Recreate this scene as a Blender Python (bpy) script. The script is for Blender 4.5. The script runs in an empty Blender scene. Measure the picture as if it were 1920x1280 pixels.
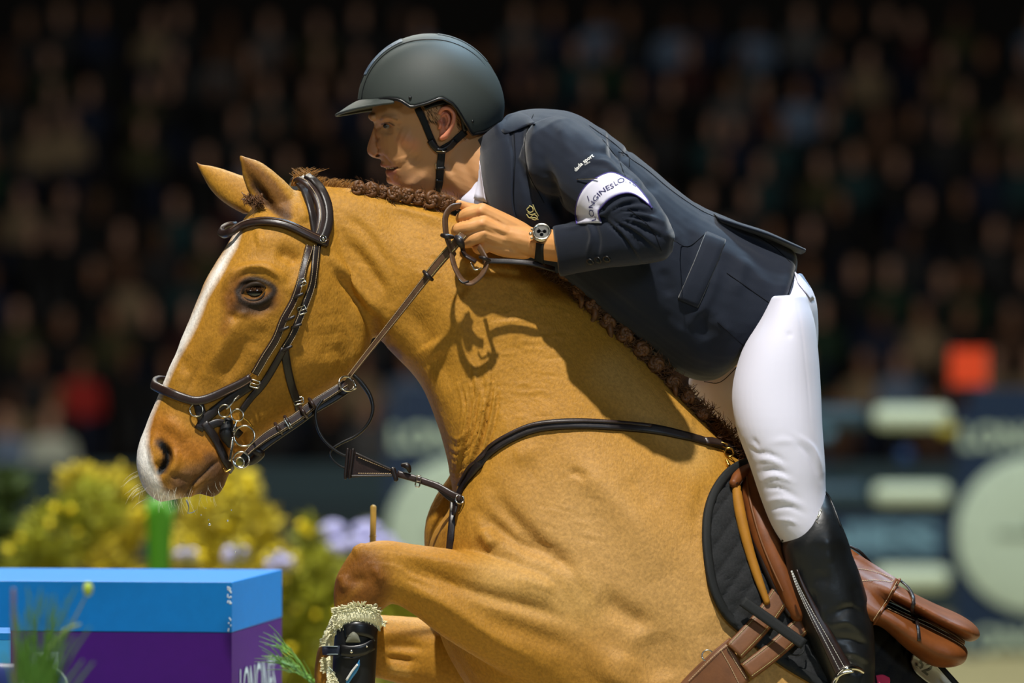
import bpy, math, random
import numpy as np
from mathutils import Vector
from mathutils.bvhtree import BVHTree

# ---------------------------------------------------------------- camera, world, lights, exposure
D, H, FPX = 10.0, 2.0, 10000.0
SC = bpy.context.scene
COL = SC.collection
cam_d = bpy.data.cameras.new('camera'); cam = bpy.data.objects.new('camera', cam_d); COL.objects.link(cam)
cam.location = (0, -D, H); cam.rotation_euler = (math.pi/2, 0, 0)
cam_d.sensor_width = 36; cam_d.lens = 36*FPX/1920; cam_d.clip_end = 300
cam_d.dof.use_dof = True; cam_d.dof.focus_distance = 9.88; cam_d.dof.aperture_fstop = 2.8
SC.camera = cam
SC.view_settings.view_transform = 'Standard'; SC.view_settings.look = 'None'
SC.view_settings.gamma = 1; SC.view_settings.use_curve_mapping = False
SC.view_settings.exposure = 0.0
w = bpy.data.worlds.new('dark_hall'); SC.world = w; w.use_nodes = True
w.node_tree.nodes['Background'].inputs[0].default_value = (0.55, 0.75, 1.0, 1)
w.node_tree.nodes['Background'].inputs[1].default_value = 0.004

def lamp(name, loc, target, energy, color, size, spot, blend=0.3):
    d = bpy.data.lights.new(name, 'SPOT'); o = bpy.data.objects.new(name, d); COL.objects.link(o)
    o.location = loc; d.energy = energy; d.color = color; d.shadow_soft_size = size
    d.spot_size = math.radians(spot); d.spot_blend = blend
    o.rotation_euler = (Vector(target)-Vector(loc)).to_track_quat('-Z', 'Y').to_euler()
    return o
lamp('roof_spotlight', (-0.9, -4.9, 12.6), (0, 0, 2), 8600, (1.0, 0.965, 0.90), 0.14, 34)
lamp('front_floodlight', (4.5, -15.0, 6.5), (0, 0, 1.9), 1700, (0.62, 0.80, 1.0), 1.2, 15)
lamp('front_floodlight', (-7.5, -13.0, 5.0), (0, 0, 1.9), 380, (1.0, 0.93, 0.82), 1.2, 15)
lamp('box_side_fill', (8.0, 2.6, 6.5), (-.6, .9, 1.4), 4200, (0.95, 0.97, 1.0), 0.5, 9)  # added unseen spot to brighten the jump box's right side
lamp('top_floodlight', (3.5, 5.5, 12.0), (0.2, 0, 2), 6500, (0.50, 0.76, 1.0), 0.8, 34)

# ---------------------------------------------------------------- geometry helpers
def P(px, py, y=0.0):
    s = (D+y)/D/1000.0
    return np.array([(px-960)*s, y, H+(640-py)*s])
def to_px(V):
    s = D/(D+V[:, 1])*1000
    return 960+V[:, 0]*s, 640-(V[:, 2]-H)*s
def cr(pts, m):
    """Catmull-Rom resample of an (N,k) array, m samples per span"""
    A = np.asarray(pts, float); n = len(A)
    if n < 3: 
        t = np.linspace(0, 1, m*(n-1)+1)[:, None]; return A[0]*(1-t)+A[-1]*t
    E = np.vstack([2*A[0]-A[1], A, 2*A[-1]-A[-2]]); out = []
    for i in range(n-1):
        p0, p1, p2, p3 = E[i], E[i+1], E[i+2], E[i+3]
        for k in range(m):
            t = k/m
            out.append(0.5*((2*p1)+(-p0+p2)*t+(2*p0-5*p1+4*p2-p3)*t*t+(-p0+3*p1-3*p2+p3)*t**3))
    out.append(A[-1]); return np.array(out)
def even(pts, step):
    A = cr(pts, 12); d = np.r_[0, np.cumsum(np.linalg.norm(np.diff(A[:, :3], axis=0), axis=1))]
    n = max(2, int(round(d[-1]/step))+1); t = np.linspace(0, d[-1], n)
    return np.stack([np.interp(t, d, A[:, k]) for k in range(A.shape[1])], 1)

def fix_station(s):
    s = list(s); dflt = [0, 0, 0, 0, .05, 0.0, 2.2, 0.0, 0.0]
    return s+dflt[len(s):]
def loft(stations, sub=4, n=40):
    """rings given by front and back points in px at depth y0; half width w; superellipse n; egg; roll phi"""
    S = cr([fix_station(s) for s in stations], sub)
    V = []; 
    th = np.linspace(0, 2*np.pi, n, endpoint=False); c, s_ = np.cos(th), np.sin(th)
    for fx, fy, bx, by, w, y0, ex, egg, phi in S:
        Fp, Bp = P(fx, fy, y0), P(bx, by, y0)
        h = np.linalg.norm(Bp-Fp)/2; e = (Bp-Fp)/max(2*h, 1e-6); C = (Fp+Bp)/2
        u = -np.sign(c)*np.abs(c)**(2/ex); v = np.sign(s_)*np.abs(s_)**(2/ex)*(1+egg*u)
        U, W = u*h, v*w
        if abs(phi) > 1e-4:
            U, W = U*math.cos(phi)-W*math.sin(phi), W*math.cos(phi)+U*math.sin(phi)
            U = (U-U.min())/(U.max()-U.min())*2*h-h
        V.append(C+U[:, None]*e+W[:, None]*np.array([0, 1, 0]))
    return rings_mesh(V)
def rings_mesh(V, closed_ends=True):
    k = len(V); n = len(V[0]); A = np.vstack(V); F = []
    for i in range(k-1):
        for j in range(n):
            a = i*n+j; b = i*n+(j+1) % n
            F.append((a, b, b+n, a+n))
    if closed_ends:
        c0, c1 = V[0].mean(0), V[-1].mean(0); m = len(A); A = np.vstack([A, c0, c1])
        for j in range(n):
            F.append((m, (j+1) % n, j)); F.append((m+1, (k-1)*n+j, (k-1)*n+(j+1) % n))
    return A, F
def tube(pts, r, n=12, sub=5, flat=1.0):
    """capsule chain through 3-D points with per-point radii"""
    pts = np.asarray(pts, float); r = np.broadcast_to(np.asarray(r, float), (len(pts),))
    A = cr(np.c_[pts, r], sub); X = A[:, :3]; R = A[:, 3]
    T = np.gradient(X, axis=0); T /= np.linalg.norm(T, axis=1)[:, None]+1e-9
    up = np.array([0, 1, 0.]) if abs(T[0][1]) < .9 else np.array([1., 0, 0]); rings = []
    th = np.linspace(0, 2*np.pi, n, endpoint=False)
    def ring(x, t, rr):
        nonlocal up
        a = up-t*np.dot(up, t); a /= np.linalg.norm(a)+1e-9; up = a; b = np.cross(t, a)
        return x+rr*(np.cos(th)[:, None]*a*flat+np.sin(th)[:, None]*b)
    for q in (.0, .45, .8): rings.append(ring(X[0]-T[0]*R[0]*(1-q)**.5*.9, T[0], R[0]*max(.05, (1-(1-q))**.5)))
    for x, t, rr in zip(X, T, R): rings.append(ring(x, t, max(rr, 1e-4)))
    for q in (.8, .45, .0): rings.append(ring(X[-1]+T[-1]*R[-1]*(1-q)**.5*.9, T[-1], R[-1]*max(.05, q**.5)))
    return rings_mesh(rings)
def ptube(pts, r, **k):
    """tube through (px,py,y) points, radius in mm"""
    return tube([P(*p) for p in pts], np.asarray(r, float)/1000, **k)
def ball(c, r, n=16, m=10):
    c = np.asarray(c, float); r = np.broadcast_to(np.asarray(r, float), (3,)); R = []
    for i in range(m+1):
        a = math.pi*i/m; z = math.cos(a); q = max(math.sin(a), .02)
        th = np.linspace(0, 2*np.pi, n, endpoint=False)
        R.append(c+np.stack([np.cos(th)*q*r[0], np.sin(th)*q*r[1], np.full(n, z*r[2])], 1))
    return rings_mesh(R)
def box(c, s, rot=None):
    c = np.asarray(c, float); s = np.asarray(s, float)/2
    V = np.array([[x, y, z] for x in (-1, 1) for y in (-1, 1) for z in (-1, 1)])*s
    if rot is not None: V = V@np.asarray(rot).T
    return V+c, [(0, 1, 3, 2), (4, 6, 7, 5), (0, 4, 5, 1), (2, 3, 7, 6), (0, 2, 6, 4), (1, 5, 7, 3)]
def join(parts):
    V = []; F = []; k = 0
    for v, f in parts:
        V.append(v); F += [tuple(i+k for i in q) for q in f]; k += len(v)
    return np.vstack(V), F
def ringm(c, nrm, R, r, n=28, m=8, arc=2*math.pi, a0=0, sx=1.0):
    c = np.asarray(c, float); nrm = np.asarray(nrm, float); nrm = nrm/np.linalg.norm(nrm)
    a = np.cross(nrm, [0, 0, 1.]); a = a/np.linalg.norm(a) if np.linalg.norm(a) > .1 else np.array([1., 0, 0]); b = np.cross(nrm, a)
    t = a0+np.linspace(0, arc, n); X = c+R*(np.cos(t)[:, None]*a*sx+np.sin(t)[:, None]*b)
    return tube(X, r, n=m, sub=1)

def calc_normals(V, F4, F3):
    N = np.zeros_like(V)
    for F in (F4, F3):
        if len(F) == 0: continue
        a, b, c = V[F[:, 0]], V[F[:, 1]], V[F[:, 2]]
        fn = np.cross(b-a, c-a) if F.shape[1] == 3 else np.cross(V[F[:, 2]]-V[F[:, 0]], V[F[:, 3]]-V[F[:, 1]])
        for k in range(F.shape[1]): np.add.at(N, F[:, k], fn)
    return N/(np.linalg.norm(N, axis=1)[:, None]+1e-12)

class Clay:
    """a mesh as numpy arrays: joined lofts, voxel remeshed, smoothed, then sculpted and painted by strokes"""
    def __init__(s, parts, voxel=None, smooth=4, lam=.5):
        V, F = join(parts)
        if voxel:
            me = bpy.data.meshes.new('t'); me.from_pydata(V.tolist(), [], F); me.update()
            ob = bpy.data.objects.new('t', me); COL.objects.link(ob)
            m = ob.modifiers.new('r', 'REMESH'); m.mode = 'VOXEL'; m.voxel_size = voxel
            dg = bpy.context.evaluated_depsgraph_get(); ev = ob.evaluated_get(dg); em = ev.to_mesh()
            n = len(em.vertices); co = np.empty(n*3, np.float32); em.vertices.foreach_get('co', co); V = co.reshape(-1, 3).astype(float)
            nl = len(em.loops); li = np.empty(nl, np.int32); em.loops.foreach_get('vertex_index', li)
            ls = np.empty(len(em.polygons), np.int32); em.polygons.foreach_get('loop_start', ls)
            lt = np.empty(len(em.polygons), np.int32); em.polygons.foreach_get('loop_total', lt)
            q = ls[lt == 4]; t = ls[lt == 3]
            s.F4 = li[q[:, None]+np.arange(4)]; s.F3 = li[t[:, None]+np.arange(3)]
            ev.to_mesh_clear(); bpy.data.objects.remove(ob); bpy.data.meshes.remove(me)
        else:
            s.F4 = np.array([f for f in F if len(f) == 4], int).reshape(-1, 4); s.F3 = np.array([f for f in F if len(f) == 3], int).reshape(-1, 3)
        s.V = V; s.colors = None; s.edges(); s.relax(smooth, lam)
    def edges(s):
        E = [s.F4[:, [i, (i+1) % 4]] for i in range(4)]+[s.F3[:, [i, (i+1) % 3]] for i in range(3)]
        E = np.sort(np.vstack(E), 1); s.E = np.unique(E, axis=0); s.deg = np.bincount(s.E.ravel(), minlength=len(s.V)).astype(float)
    def relax(s, it, lam=.5, weight=None):
        a, b = s.E[:, 0], s.E[:, 1]; n = len(s.V)
        for i in range(it*2):
            l = lam if i % 2 == 0 else -lam*.96
            A = np.stack([np.bincount(a, s.V[b, k], n)+np.bincount(b, s.V[a, k], n) for k in range(3)], 1)/np.maximum(s.deg, 1)[:, None]
            d = l*(A-s.V)
            s.V = s.V+(d if weight is None else d*weight[:, None])
    def shrink_relax(s, it, lam, weight):
        a, b = s.E[:, 0], s.E[:, 1]; n = len(s.V)
        for i in range(it):
            A = np.stack([np.bincount(a, s.V[b, k], n)+np.bincount(b, s.V[a, k], n) for k in range(3)], 1)/np.maximum(s.deg, 1)[:, None]
            s.V = s.V+lam*(A-s.V)*weight[:, None]
    def refresh(s):
        s.N = calc_normals(s.V, s.F4, s.F3); s.px, s.py = to_px(s.V)
    def dist(s, pts, sel=None):
        """distance in px to a polyline and the parameter along it"""
        A = cr(pts, 6) if len(pts) > 2 else np.asarray(pts, float)
        x, y = (s.px, s.py) if sel is None else (s.px[sel], s.py[sel])
        best = np.full(len(x), 1e9); par = np.zeros(len(x)); n = len(A)-1
        if n == 0: return np.hypot(x-A[0, 0], y-A[0, 1]), par+.5
        for i in range(n):
            d = A[i+1]-A[i]; L = d@d+1e-9
            t = np.clip(((x-A[i, 0])*d[0]+(y-A[i, 1])*d[1])/L, 0, 1)
            q = np.hypot(x-A[i, 0]-t*d[0], y-A[i, 1]-t*d[1]); m = q < best
            best[m] = q[m]; par[m] = (i+t[m])/n
        return best, par
    def near(s, lo=-.25, hi=.25):
        return np.clip((-s.N[:, 1]-lo)/(hi-lo), 0, 1)
    def sculpt(s, strokes, direction=None, taper=True, lo=-.25, far=False):
        s.refresh(); nw = s.near(lo, lo+.4) if not far else s.far_w(); disp = np.zeros(len(s.V))
        for pts, r, amp in strokes:
            P_ = np.asarray(pts, float).reshape(-1, 2)
            sel = np.where((s.px > P_[:, 0].min()-3*r) & (s.px < P_[:, 0].max()+3*r) & (s.py > P_[:, 1].min()-3*r) & (s.py < P_[:, 1].max()+3*r) & (nw > 0))[0]
            if len(sel) == 0: continue
            d, t = s.dist(P_, sel)
            g = np.exp(-(d/r)**2*1.4)
            if taper and len(P_) > 1: g *= np.clip(1.25*np.sin(np.pi*np.clip(t, .06, .94)), 0, 1)
            disp[sel] += g*amp/1000*nw[sel]
        s.V = s.V+(s.N if direction is None else np.asarray(direction, float))*disp[:, None]
    def far_w(s): return np.clip((s.N[:, 1]+.1)/.3, 0, 1)
    def noise(s, amp, scale, seed=0, octaves=3, stretch=(1, 1, 1)):
        s.refresh(); rs = np.random.RandomState(seed); d = np.zeros(len(s.V)); X = s.V*np.asarray(stretch)
        for o in range(octaves):
            q = np.zeros(len(s.V))
            for k in range(7):
                w_ = rs.normal(size=3); w_ /= np.linalg.norm(w_); q += np.sin(X@w_*2*np.pi/(scale/2**o)+rs.uniform(0, 6.28)+1.3*np.sin(X@rs.normal(size=3)*2/(scale/2**o)))
            d += q/7/2**o
        s.V = s.V+s.N*(d*amp)[:, None]
    def base(s, rgb):
        s.colors = np.tile(np.array(list(lin(rgb))+[1.0]), (len(s.V), 1)); s.refresh()
    def paint(s, pts, r, rgb, a=1.0, soft=.5, near=True, far=False):
        d, t = s.dist(pts); m = np.clip((r-d)/(r*soft+1e-6), 0, 1); m = m*m*(3-2*m)*a
        if near: m = m*s.near(-.5, -.1)
        if far: m = m*s.far_w()
        s.mixc(m, rgb)
    def fill(s, poly, rgb, a=1.0, soft=8, near=True):
        Pq = np.asarray(poly, float); x, y = s.px, s.py; ins = np.zeros(len(x), bool); n = len(Pq)
        for i in range(n):
            x1, y1 = Pq[i]; x2, y2 = Pq[(i+1) % n]
            c = ((y1 > y) != (y2 > y)) & (x < (x2-x1)*(y-y1)/(y2-y1+1e-9)+x1); ins ^= c
        A = np.vstack([Pq, Pq[:1]]); best = np.full(len(x), 1e9)
        for i in range(n):
            d = A[i+1]-A[i]; L = d@d+1e-9; t = np.clip(((x-A[i, 0])*d[0]+(y-A[i, 1])*d[1])/L, 0, 1)
            best = np.minimum(best, np.hypot(x-A[i, 0]-t*d[0], y-A[i, 1]-t*d[1]))
        sd = np.where(ins, best, -best); m = np.clip(sd/soft*.5+.5, 0, 1)*a
        if near: m = m*s.near(-.5, -.1)
        s.mixc(m, rgb)
    def mixc(s, m, rgb):
        c = np.array(list(lin(rgb))+[1.0]); s.colors = s.colors*(1-m[:, None])+c*m[:, None]
    def bvh(s):
        return BVHTree.FromPolygons(s.V.tolist(), s.F4.tolist()+s.F3.tolist())
    def build(s, name, mat, parent=None, smooth=True):
        return mk(name, s.V, s.F4.tolist()+s.F3.tolist(), mat, parent, smooth, s.colors)

def lin(c):
    return tuple((v/255/12.92 if v/255 <= .04045 else ((v/255+.055)/1.055)**2.4) for v in c)
def mk(name, V, F, mat, parent=None, smooth=True, colors=None):
    me = bpy.data.meshes.new(name); me.from_pydata(np.asarray(V).tolist(), [], F); me.update()
    if smooth: me.polygons.foreach_set('use_smooth', np.ones(len(me.polygons), bool))
    if colors is not None:
        a = me.color_attributes.new('coat', 'FLOAT_COLOR', 'POINT'); a.data.foreach_set('color', colors.astype(np.float32).ravel())
    if isinstance(mat, (list, tuple)):
        for m in mat: me.materials.append(m)
    elif mat: me.materials.append(mat)
    o = bpy.data.objects.new(name, me); COL.objects.link(o)
    if parent is not None: o.parent = parent; o.matrix_parent_inverse = parent_inv(parent)
    return o
def parent_inv(p):
    """meshes are built in world space (identity); only Empties carry a location"""
    from mathutils import Matrix
    return Matrix.Translation(-Vector(p.location)) if p.type == 'EMPTY' else Matrix.Identity(4)
def mkp(name, part, mat, parent=None, smooth=True): return mk(name, part[0], part[1], mat, parent, smooth)
def tag(o, label=None, cat=None, group=None, kind=None):
    if label: o['label'] = label
    if cat: o['category'] = cat
    if group: o['group'] = group
    if kind: o['kind'] = kind
    return o
def thing(name, loc, label, cat, group=None):
    o = bpy.data.objects.new(name, None); COL.objects.link(o); o.location = loc; o.empty_display_size = .1
    return tag(o, label, cat, group)

# ---------------------------------------------------------------- materials
def material(name, rgb, rough=.6, spec=.4, metal=0, bump=None, vary=0.0, vscale=40, sheen=0, coat=0, attr=False, aniso=None, emit=None, weave=None, trans=0, sss=0):
    m = bpy.data.materials.new(name); m.use_nodes = True; nt = m.node_tree; b = nt.nodes['Principled BSDF']; L = nt.links.new
    c = lin(rgb); b.inputs['Base Color'].default_value = (*c, 1); b.inputs['Roughness'].default_value = rough
    b.inputs['Specular IOR Level'].default_value = spec; b.inputs['Metallic'].default_value = metal
    b.inputs['Sheen Weight'].default_value = sheen; b.inputs['Coat Weight'].default_value = coat
    if sheen: b.inputs['Sheen Roughness'].default_value = .4
    if trans: b.inputs['Transmission Weight'].default_value = trans
    if sss: b.inputs['Subsurface Weight'].default_value = sss; b.inputs['Subsurface Radius'].default_value = (.02, .008, .004); b.inputs['Subsurface Scale'].default_value = .4
    tc = nt.nodes.new('ShaderNodeTexCoord'); src = None
    if attr:
        a = nt.nodes.new('ShaderNodeAttribute'); a.attribute_name = 'coat'; src = a.outputs['Color']
    if vary:
        n = nt.nodes.new('ShaderNodeTexNoise'); n.inputs['Scale'].default_value = vscale; n.inputs['Detail'].default_value = 6; L(tc.outputs['Object'], n.inputs['Vector'])
        mp = nt.nodes.new('ShaderNodeMapRange'); mp.inputs[1].default_value = .3; mp.inputs[2].default_value = .7; mp.inputs[3].default_value = 1-vary; mp.inputs[4].default_value = 1+vary
        L(n.outputs[0], mp.inputs[0]); mx = nt.nodes.new('ShaderNodeMix'); mx.data_type = 'RGBA'; mx.blend_type = 'MULTIPLY'; mx.inputs[0].default_value = 1
        if src: L(src, mx.inputs[6])
        else: mx.inputs[6].default_value = (*c, 1)
        L(mp.outputs[0], mx.inputs[7]); src = mx.outputs[2]
    if src: L(src, b.inputs['Base Color'])
    if bump:
        n = nt.nodes.new('ShaderNodeTexNoise'); n.inputs['Scale'].default_value = bump[0]; n.inputs['Detail'].default_value = 4
        if aniso:
            mpn = nt.nodes.new('ShaderNodeMapping'); mpn.inputs['Scale'].default_value = aniso; L(tc.outputs['Object'], mpn.inputs['Vector']); L(mpn.outputs[0], n.inputs['Vector'])
        else: L(tc.outputs['Object'], n.inputs['Vector'])
        bp = nt.nodes.new('ShaderNodeBump'); bp.inputs['Strength'].default_value = bump[1]; bp.inputs['Distance'].default_value = bump[2] if len(bump) > 2 else .002
        L(n.outputs[0], bp.inputs['Height']); L(bp.outputs[0], b.inputs['Normal'])
    if emit:
        b.inputs['Emission Color'].default_value = (*lin(emit[0]), 1); b.inputs['Emission Strength'].default_value = emit[1]
    return m
M = {}
M['coat'] = material('chestnut_coat', (190, 120, 50), .58, .24, bump=(330, .5, .0024), vary=.17, vscale=170, attr=True, aniso=(1, 1, .45))
M['hair'] = material('dark_mane_hair', (98, 62, 30), .5, .4, bump=(400, .5, .001), vary=.4, vscale=120)
M['hair_light'] = material('copper_mane_hair', (140, 84, 34), .5, .4, vary=.3, vscale=120)
M['whisker'] = material('pale_whisker', (225, 225, 205), .5, .3)
M['leather'] = material('dark_brown_leather', (44, 30, 26), .38, .5, bump=(300, .2, .001), vary=.2, vscale=60)
M['leather_dk'] = material('black_brown_leather', (30, 22, 20), .42, .5, bump=(300, .2, .001), vary=.2, vscale=60)
M['rein'] = material('worn_rein_leather', (92, 66, 46), .5, .4, bump=(500, .35, .001), vary=.25, vscale=90)
M['tan'] = material('tan_saddle_leather', (112, 62, 26), .5, .3, bump=(220, .18, .001), vary=.18, vscale=30)
M['tan_dk'] = material('brown_girth_leather', (108, 66, 32), .55, .4, bump=(260, .25, .001), vary=.15, vscale=40)
M['gold'] = material('ochre_panel_felt', (158, 106, 26), .7, .3, bump=(300, .3, .001), vary=.1)
M['stitch'] = material('cream_stitching', (205, 180, 140), .7, .3)
M['steel'] = material('polished_steel', (215, 210, 195), .18, .5, 1)
M['brass'] = material('brass_fitting', (214, 170, 80), .22, .5, 1)
M['pad'] = material('black_quilted_cotton', (38, 39, 40), .85, .2, bump=(900, .5, .001), vary=.25, vscale=300)
M['jacket'] = material('navy_jacket_cloth', (21, 28, 42), .8, .25, bump=(1500, .5, .0006), vary=.12, vscale=700, sheen=.25)
M['jacket_dk'] = material('navy_seam_thread', (9, 11, 17), .9, .2)
M['breech'] = material('white_breeches_cloth', (218, 217, 232), .75, .3, bump=(1200, .2, .0004), sheen=.1)
M['shirt'] = material('white_shirt_cotton', (222, 220, 236), .75, .3)
M['skin'] = material('skin', (206, 150, 108), .5, .35, bump=(300, .2, .0008), attr=True, sss=.12)
M['helmet'] = material('matt_grey_helmet_shell', (55, 61, 58), .62, .4, bump=(2500, .25, .0004), vary=.06, vscale=900)
M['glitter'] = material('blue_glitter_panel', (52, 74, 96), .3, .6, bump=(1800, .8, .001), vary=.5, vscale=1500)
M['black'] = material('black_plastic', (14, 14, 15), .35, .5)
M['rubber'] = material('black_rubber', (20, 21, 23), .5, .4)
M['boot'] = material('black_boot_leather', (20, 22, 24), .4, .5, bump=(60, .15, .004), vary=.2, vscale=20)
M['strap_black'] = material('black_webbing', (22, 24, 24), .7, .3, bump=(1200, .6, .0006), aniso=(1, 1, .2))
M['eye'] = material('dark_horse_eye', (16, 12, 10), .12, .6, coat=.5)
M['fleece'] = material('cream_sheepskin', (236, 232, 196), .9, .2)
M['logo_white'] = material('white_print', (225, 225, 220), .6, .3)
M['navy_ink'] = material('navy_ink', (38, 34, 92), .6, .3)
M['purple_trim'] = material('purple_trim_tape', (74, 62, 130), .7, .3)
M['gold_thread'] = material('gold_embroidery', (190, 180, 120), .6, .3)
# ---------------------------------------------------------------- horse body
def lerp_y(a, b, n): return np.linspace(a, b, n)
head_st = [  # front x,y, back x,y, half width, y0, n, egg, roll
 (520,352, 640,372, .045, .00, 2.2, 0, .0),
 (486,374, 668,440, .078, -.005, 2.3, 0, .15),
 (448,425, 692,520, .094, -.012, 2.3, -.10, .26),
 (414,478, 700,580, .100, -.020, 2.3, -.16, .30),
 (389,520, 698,628, .100, -.028, 2.3, -.18, .32),
 (372,560, 682,668, .094, -.036, 2.3, -.18, .30),
 (354,605, 650,705, .084, -.045, 2.3, -.16, .28),
 (334,652, 606,742, .070, -.054, 2.4, -.10, .26),
 (314,700, 556,776, .060, -.062, 2.4, -.04, .24),
 (294,748, 508,806, .055, -.070, 2.4, 0, .22),
 (276,792, 470,832, .054, -.076, 2.3, .02, .20),
 (261,832, 447,852, .056, -.082, 2.3, .02, .18),
 (256,866, 436,872, .058, -.086, 2.2, .0, .16),
 (262,898, 428,892, .055, -.088, 2.2, 0, .16),
 (276,924, 408,908, .046, -.088, 2.2, 0, .16),
 (300,941, 378,925, .028, -.088, 2.2, 0, .16),
]
lower_lip = [(430,790, 470,838,.030,-.070),(418,818, 448,858,.038,-.078),(395,850, 428,892,.038,-.082),(372,885, 420,912,.034,-.084),(362,910,410,926,.026,-.086),(372,924,398,932,.012,-.087)]
neck_st = [ # crest, throat
 (560,345, 640,590, .060, .0),
 (600,348, 706,636, .072, .0),
 (668,354, 746,672, .080, .0, 2.2, .10),
 (745,374, 784,714, .086, .0, 2.2, .18),
 (840,398, 808,762, .098, .0, 2.7, .15),
 (925,438, 828,820, .112, .0, 2.8, .18),
 (1005,490, 842,880, .128, .0, 2.6, .22),
 (1085,546, 846,945, .148, .0, 2.2, .28),
 (1190,648, 806,1015, .180, .0, 2.3, .24),
 (1300,765, 806,1100, .215, .0, 2.4, .18),
 (1405,878, 832,1210, .245, .0, 2.4, .12),
 (1500,985, 905,1330, .262, .0, 2.3, .08),
 (1620,1122,1010,1480, .275, .0, 2.2, .05),
 (1728,1262,1130,1640, .280, .0, 2.2, 0),
 (1840,1430,1260,1800, .280, .0, 2.2, 0),
 (1950,1600,1390,1950, .270, .0, 2.2, 0),
 (2040,1790,1560,2060, .250, .0, 2.2, 0),
 (2070,1960,1700,2140, .20, .0, 2.2, 0),
 (2030,2090,1800,2150, .10, .0, 2.2, 0),
]
near_leg = [ # upper / front edge , lower / back edge
 (1240,1080, 1250,1440, .075, -.13),
 (1120,1056, 1130,1400, .085, -.165),
 (1020,1044, 1030,1312, .080, -.185),
 (930,1040, 920,1248, .068, -.195),
 (850,1030, 826,1190, .058, -.200),
 (775,1020, 768,1146, .050, -.202),
 (715,1013, 738,1132, .046, -.204),
 (668,1028, 726,1136, .047, -.204),
 (637,1068, 720,1140, .046, -.204),
 (626,1105, 712,1146, .042, -.204),
 (627,1140, 706,1160, .037, -.204),
 (632,1185, 700,1192, .032, -.202),
 (634,1280, 694,1285, .030, -.195),
 (632,1350, 700,1345, .035, -.190),
 (640,1385, 716,1365, .037, -.188),
 (668,1430, 725,1395, .030, -.188),
 (672,1455, 745,1410, .042, -.188),
 (690,1500, 790,1450, .056, -.188),
]
far_leg = [(dx+(px+0), py+132, bx+0, by+132, w, .17) for dx, px, py, bx, by, w, *_ in [
 (0,1240,1000,1250,1340,.075),(0,1120,1010,1130,1300,.085),(0,1000,1018,1010,1240,.078),(0,900,1030,890,1190,.065),(0,820,1028,800,1165,.056),
 (0,740,1022,736,1146,.050),(0,680,1022,704,1138,.046),(0,632,1040,690,1144,.047),(0,600,1078,680,1156,.046),(0,590,1120,670,1176,.042),(0,592,1160,660,1190,.036),
 (0,600,1220,650,1230,.032),(0,620,1300,680,1310,.03),(0,640,1390,710,1390,.035),(0,680,1430,740,1400,.032),(0,690,1490,790,1440,.052)]]
hind = lambda y: [(a-230, b+170, c-230, d+170, w, yy) for a, b, c, d, w, yy in [(2010,1640,1850,1960,.12,y),(2120,1720,1930,2040,.13,y),(2190,1840,1960,2120,.11,y),(2210,1960,2030,2190,.085,y),(2250,2080,2120,2220,.06,y),(2330,2180,2230,2270,.048,y),
 (2380,2240,2300,2310,.042,y),(2400,2320,2330,2350,.036,y),(2395,2450,2335,2450,.032,y),(2390,2560,2325,2550,.038,y),(2350,2620,2290,2580,.034,y),(2330,2690,2240,2650,.055,y)]]
# ears: near ear and far ear
near_ear = [(448,290, 457,293,.005,-.050),(453,312, 487,303,.014,-.050),(459,340, 517,324,.021,-.048),(469,366, 543,348,.027,-.044),(487,392, 563,374,.031,-.040),(515,416, 580,404,.031,-.034),(540,438,592,438,.03,-.028)]
far_ear = [(366,302,374,308,.005,.062),(380,330,402,312,.013,.060),(394,354,434,322,.021,.056),(412,374,468,336,.025,.050),(436,390,490,360,.027,.042),(458,402,505,390,.026,.034)]
horse = thing('horse', tuple(P(1500, 1500)), 'chestnut horse with a white blaze jumping, wearing a dark bridle, brown saddle and black pad', 'horse')
near_shoulder = ptube([(1060,760,-.06),(1010,860,-.10),(960,960,-.10),(985,1060,-.12),(1090,1180,-.16)], [60,80,90,90,100], n=20)
far_chest = ptube([(900,900,.08),(872,985,.09),(870,1060,.09)], [55,75,70], n=20)
near_chest = ptube([(925,930,-.06),(905,1000,-.08),(915,1060,-.09)], [40,62,60], n=20)
HB = Clay([loft(head_st), loft(lower_lip), loft(neck_st), loft(near_leg), loft(far_leg), loft(near_ear, n=20), loft(far_ear, n=20),
           near_shoulder, far_chest, near_chest, loft(hind(-.13)), loft(hind(.13))], voxel=.0037, smooth=4)
R_ = random.Random(5)
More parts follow.
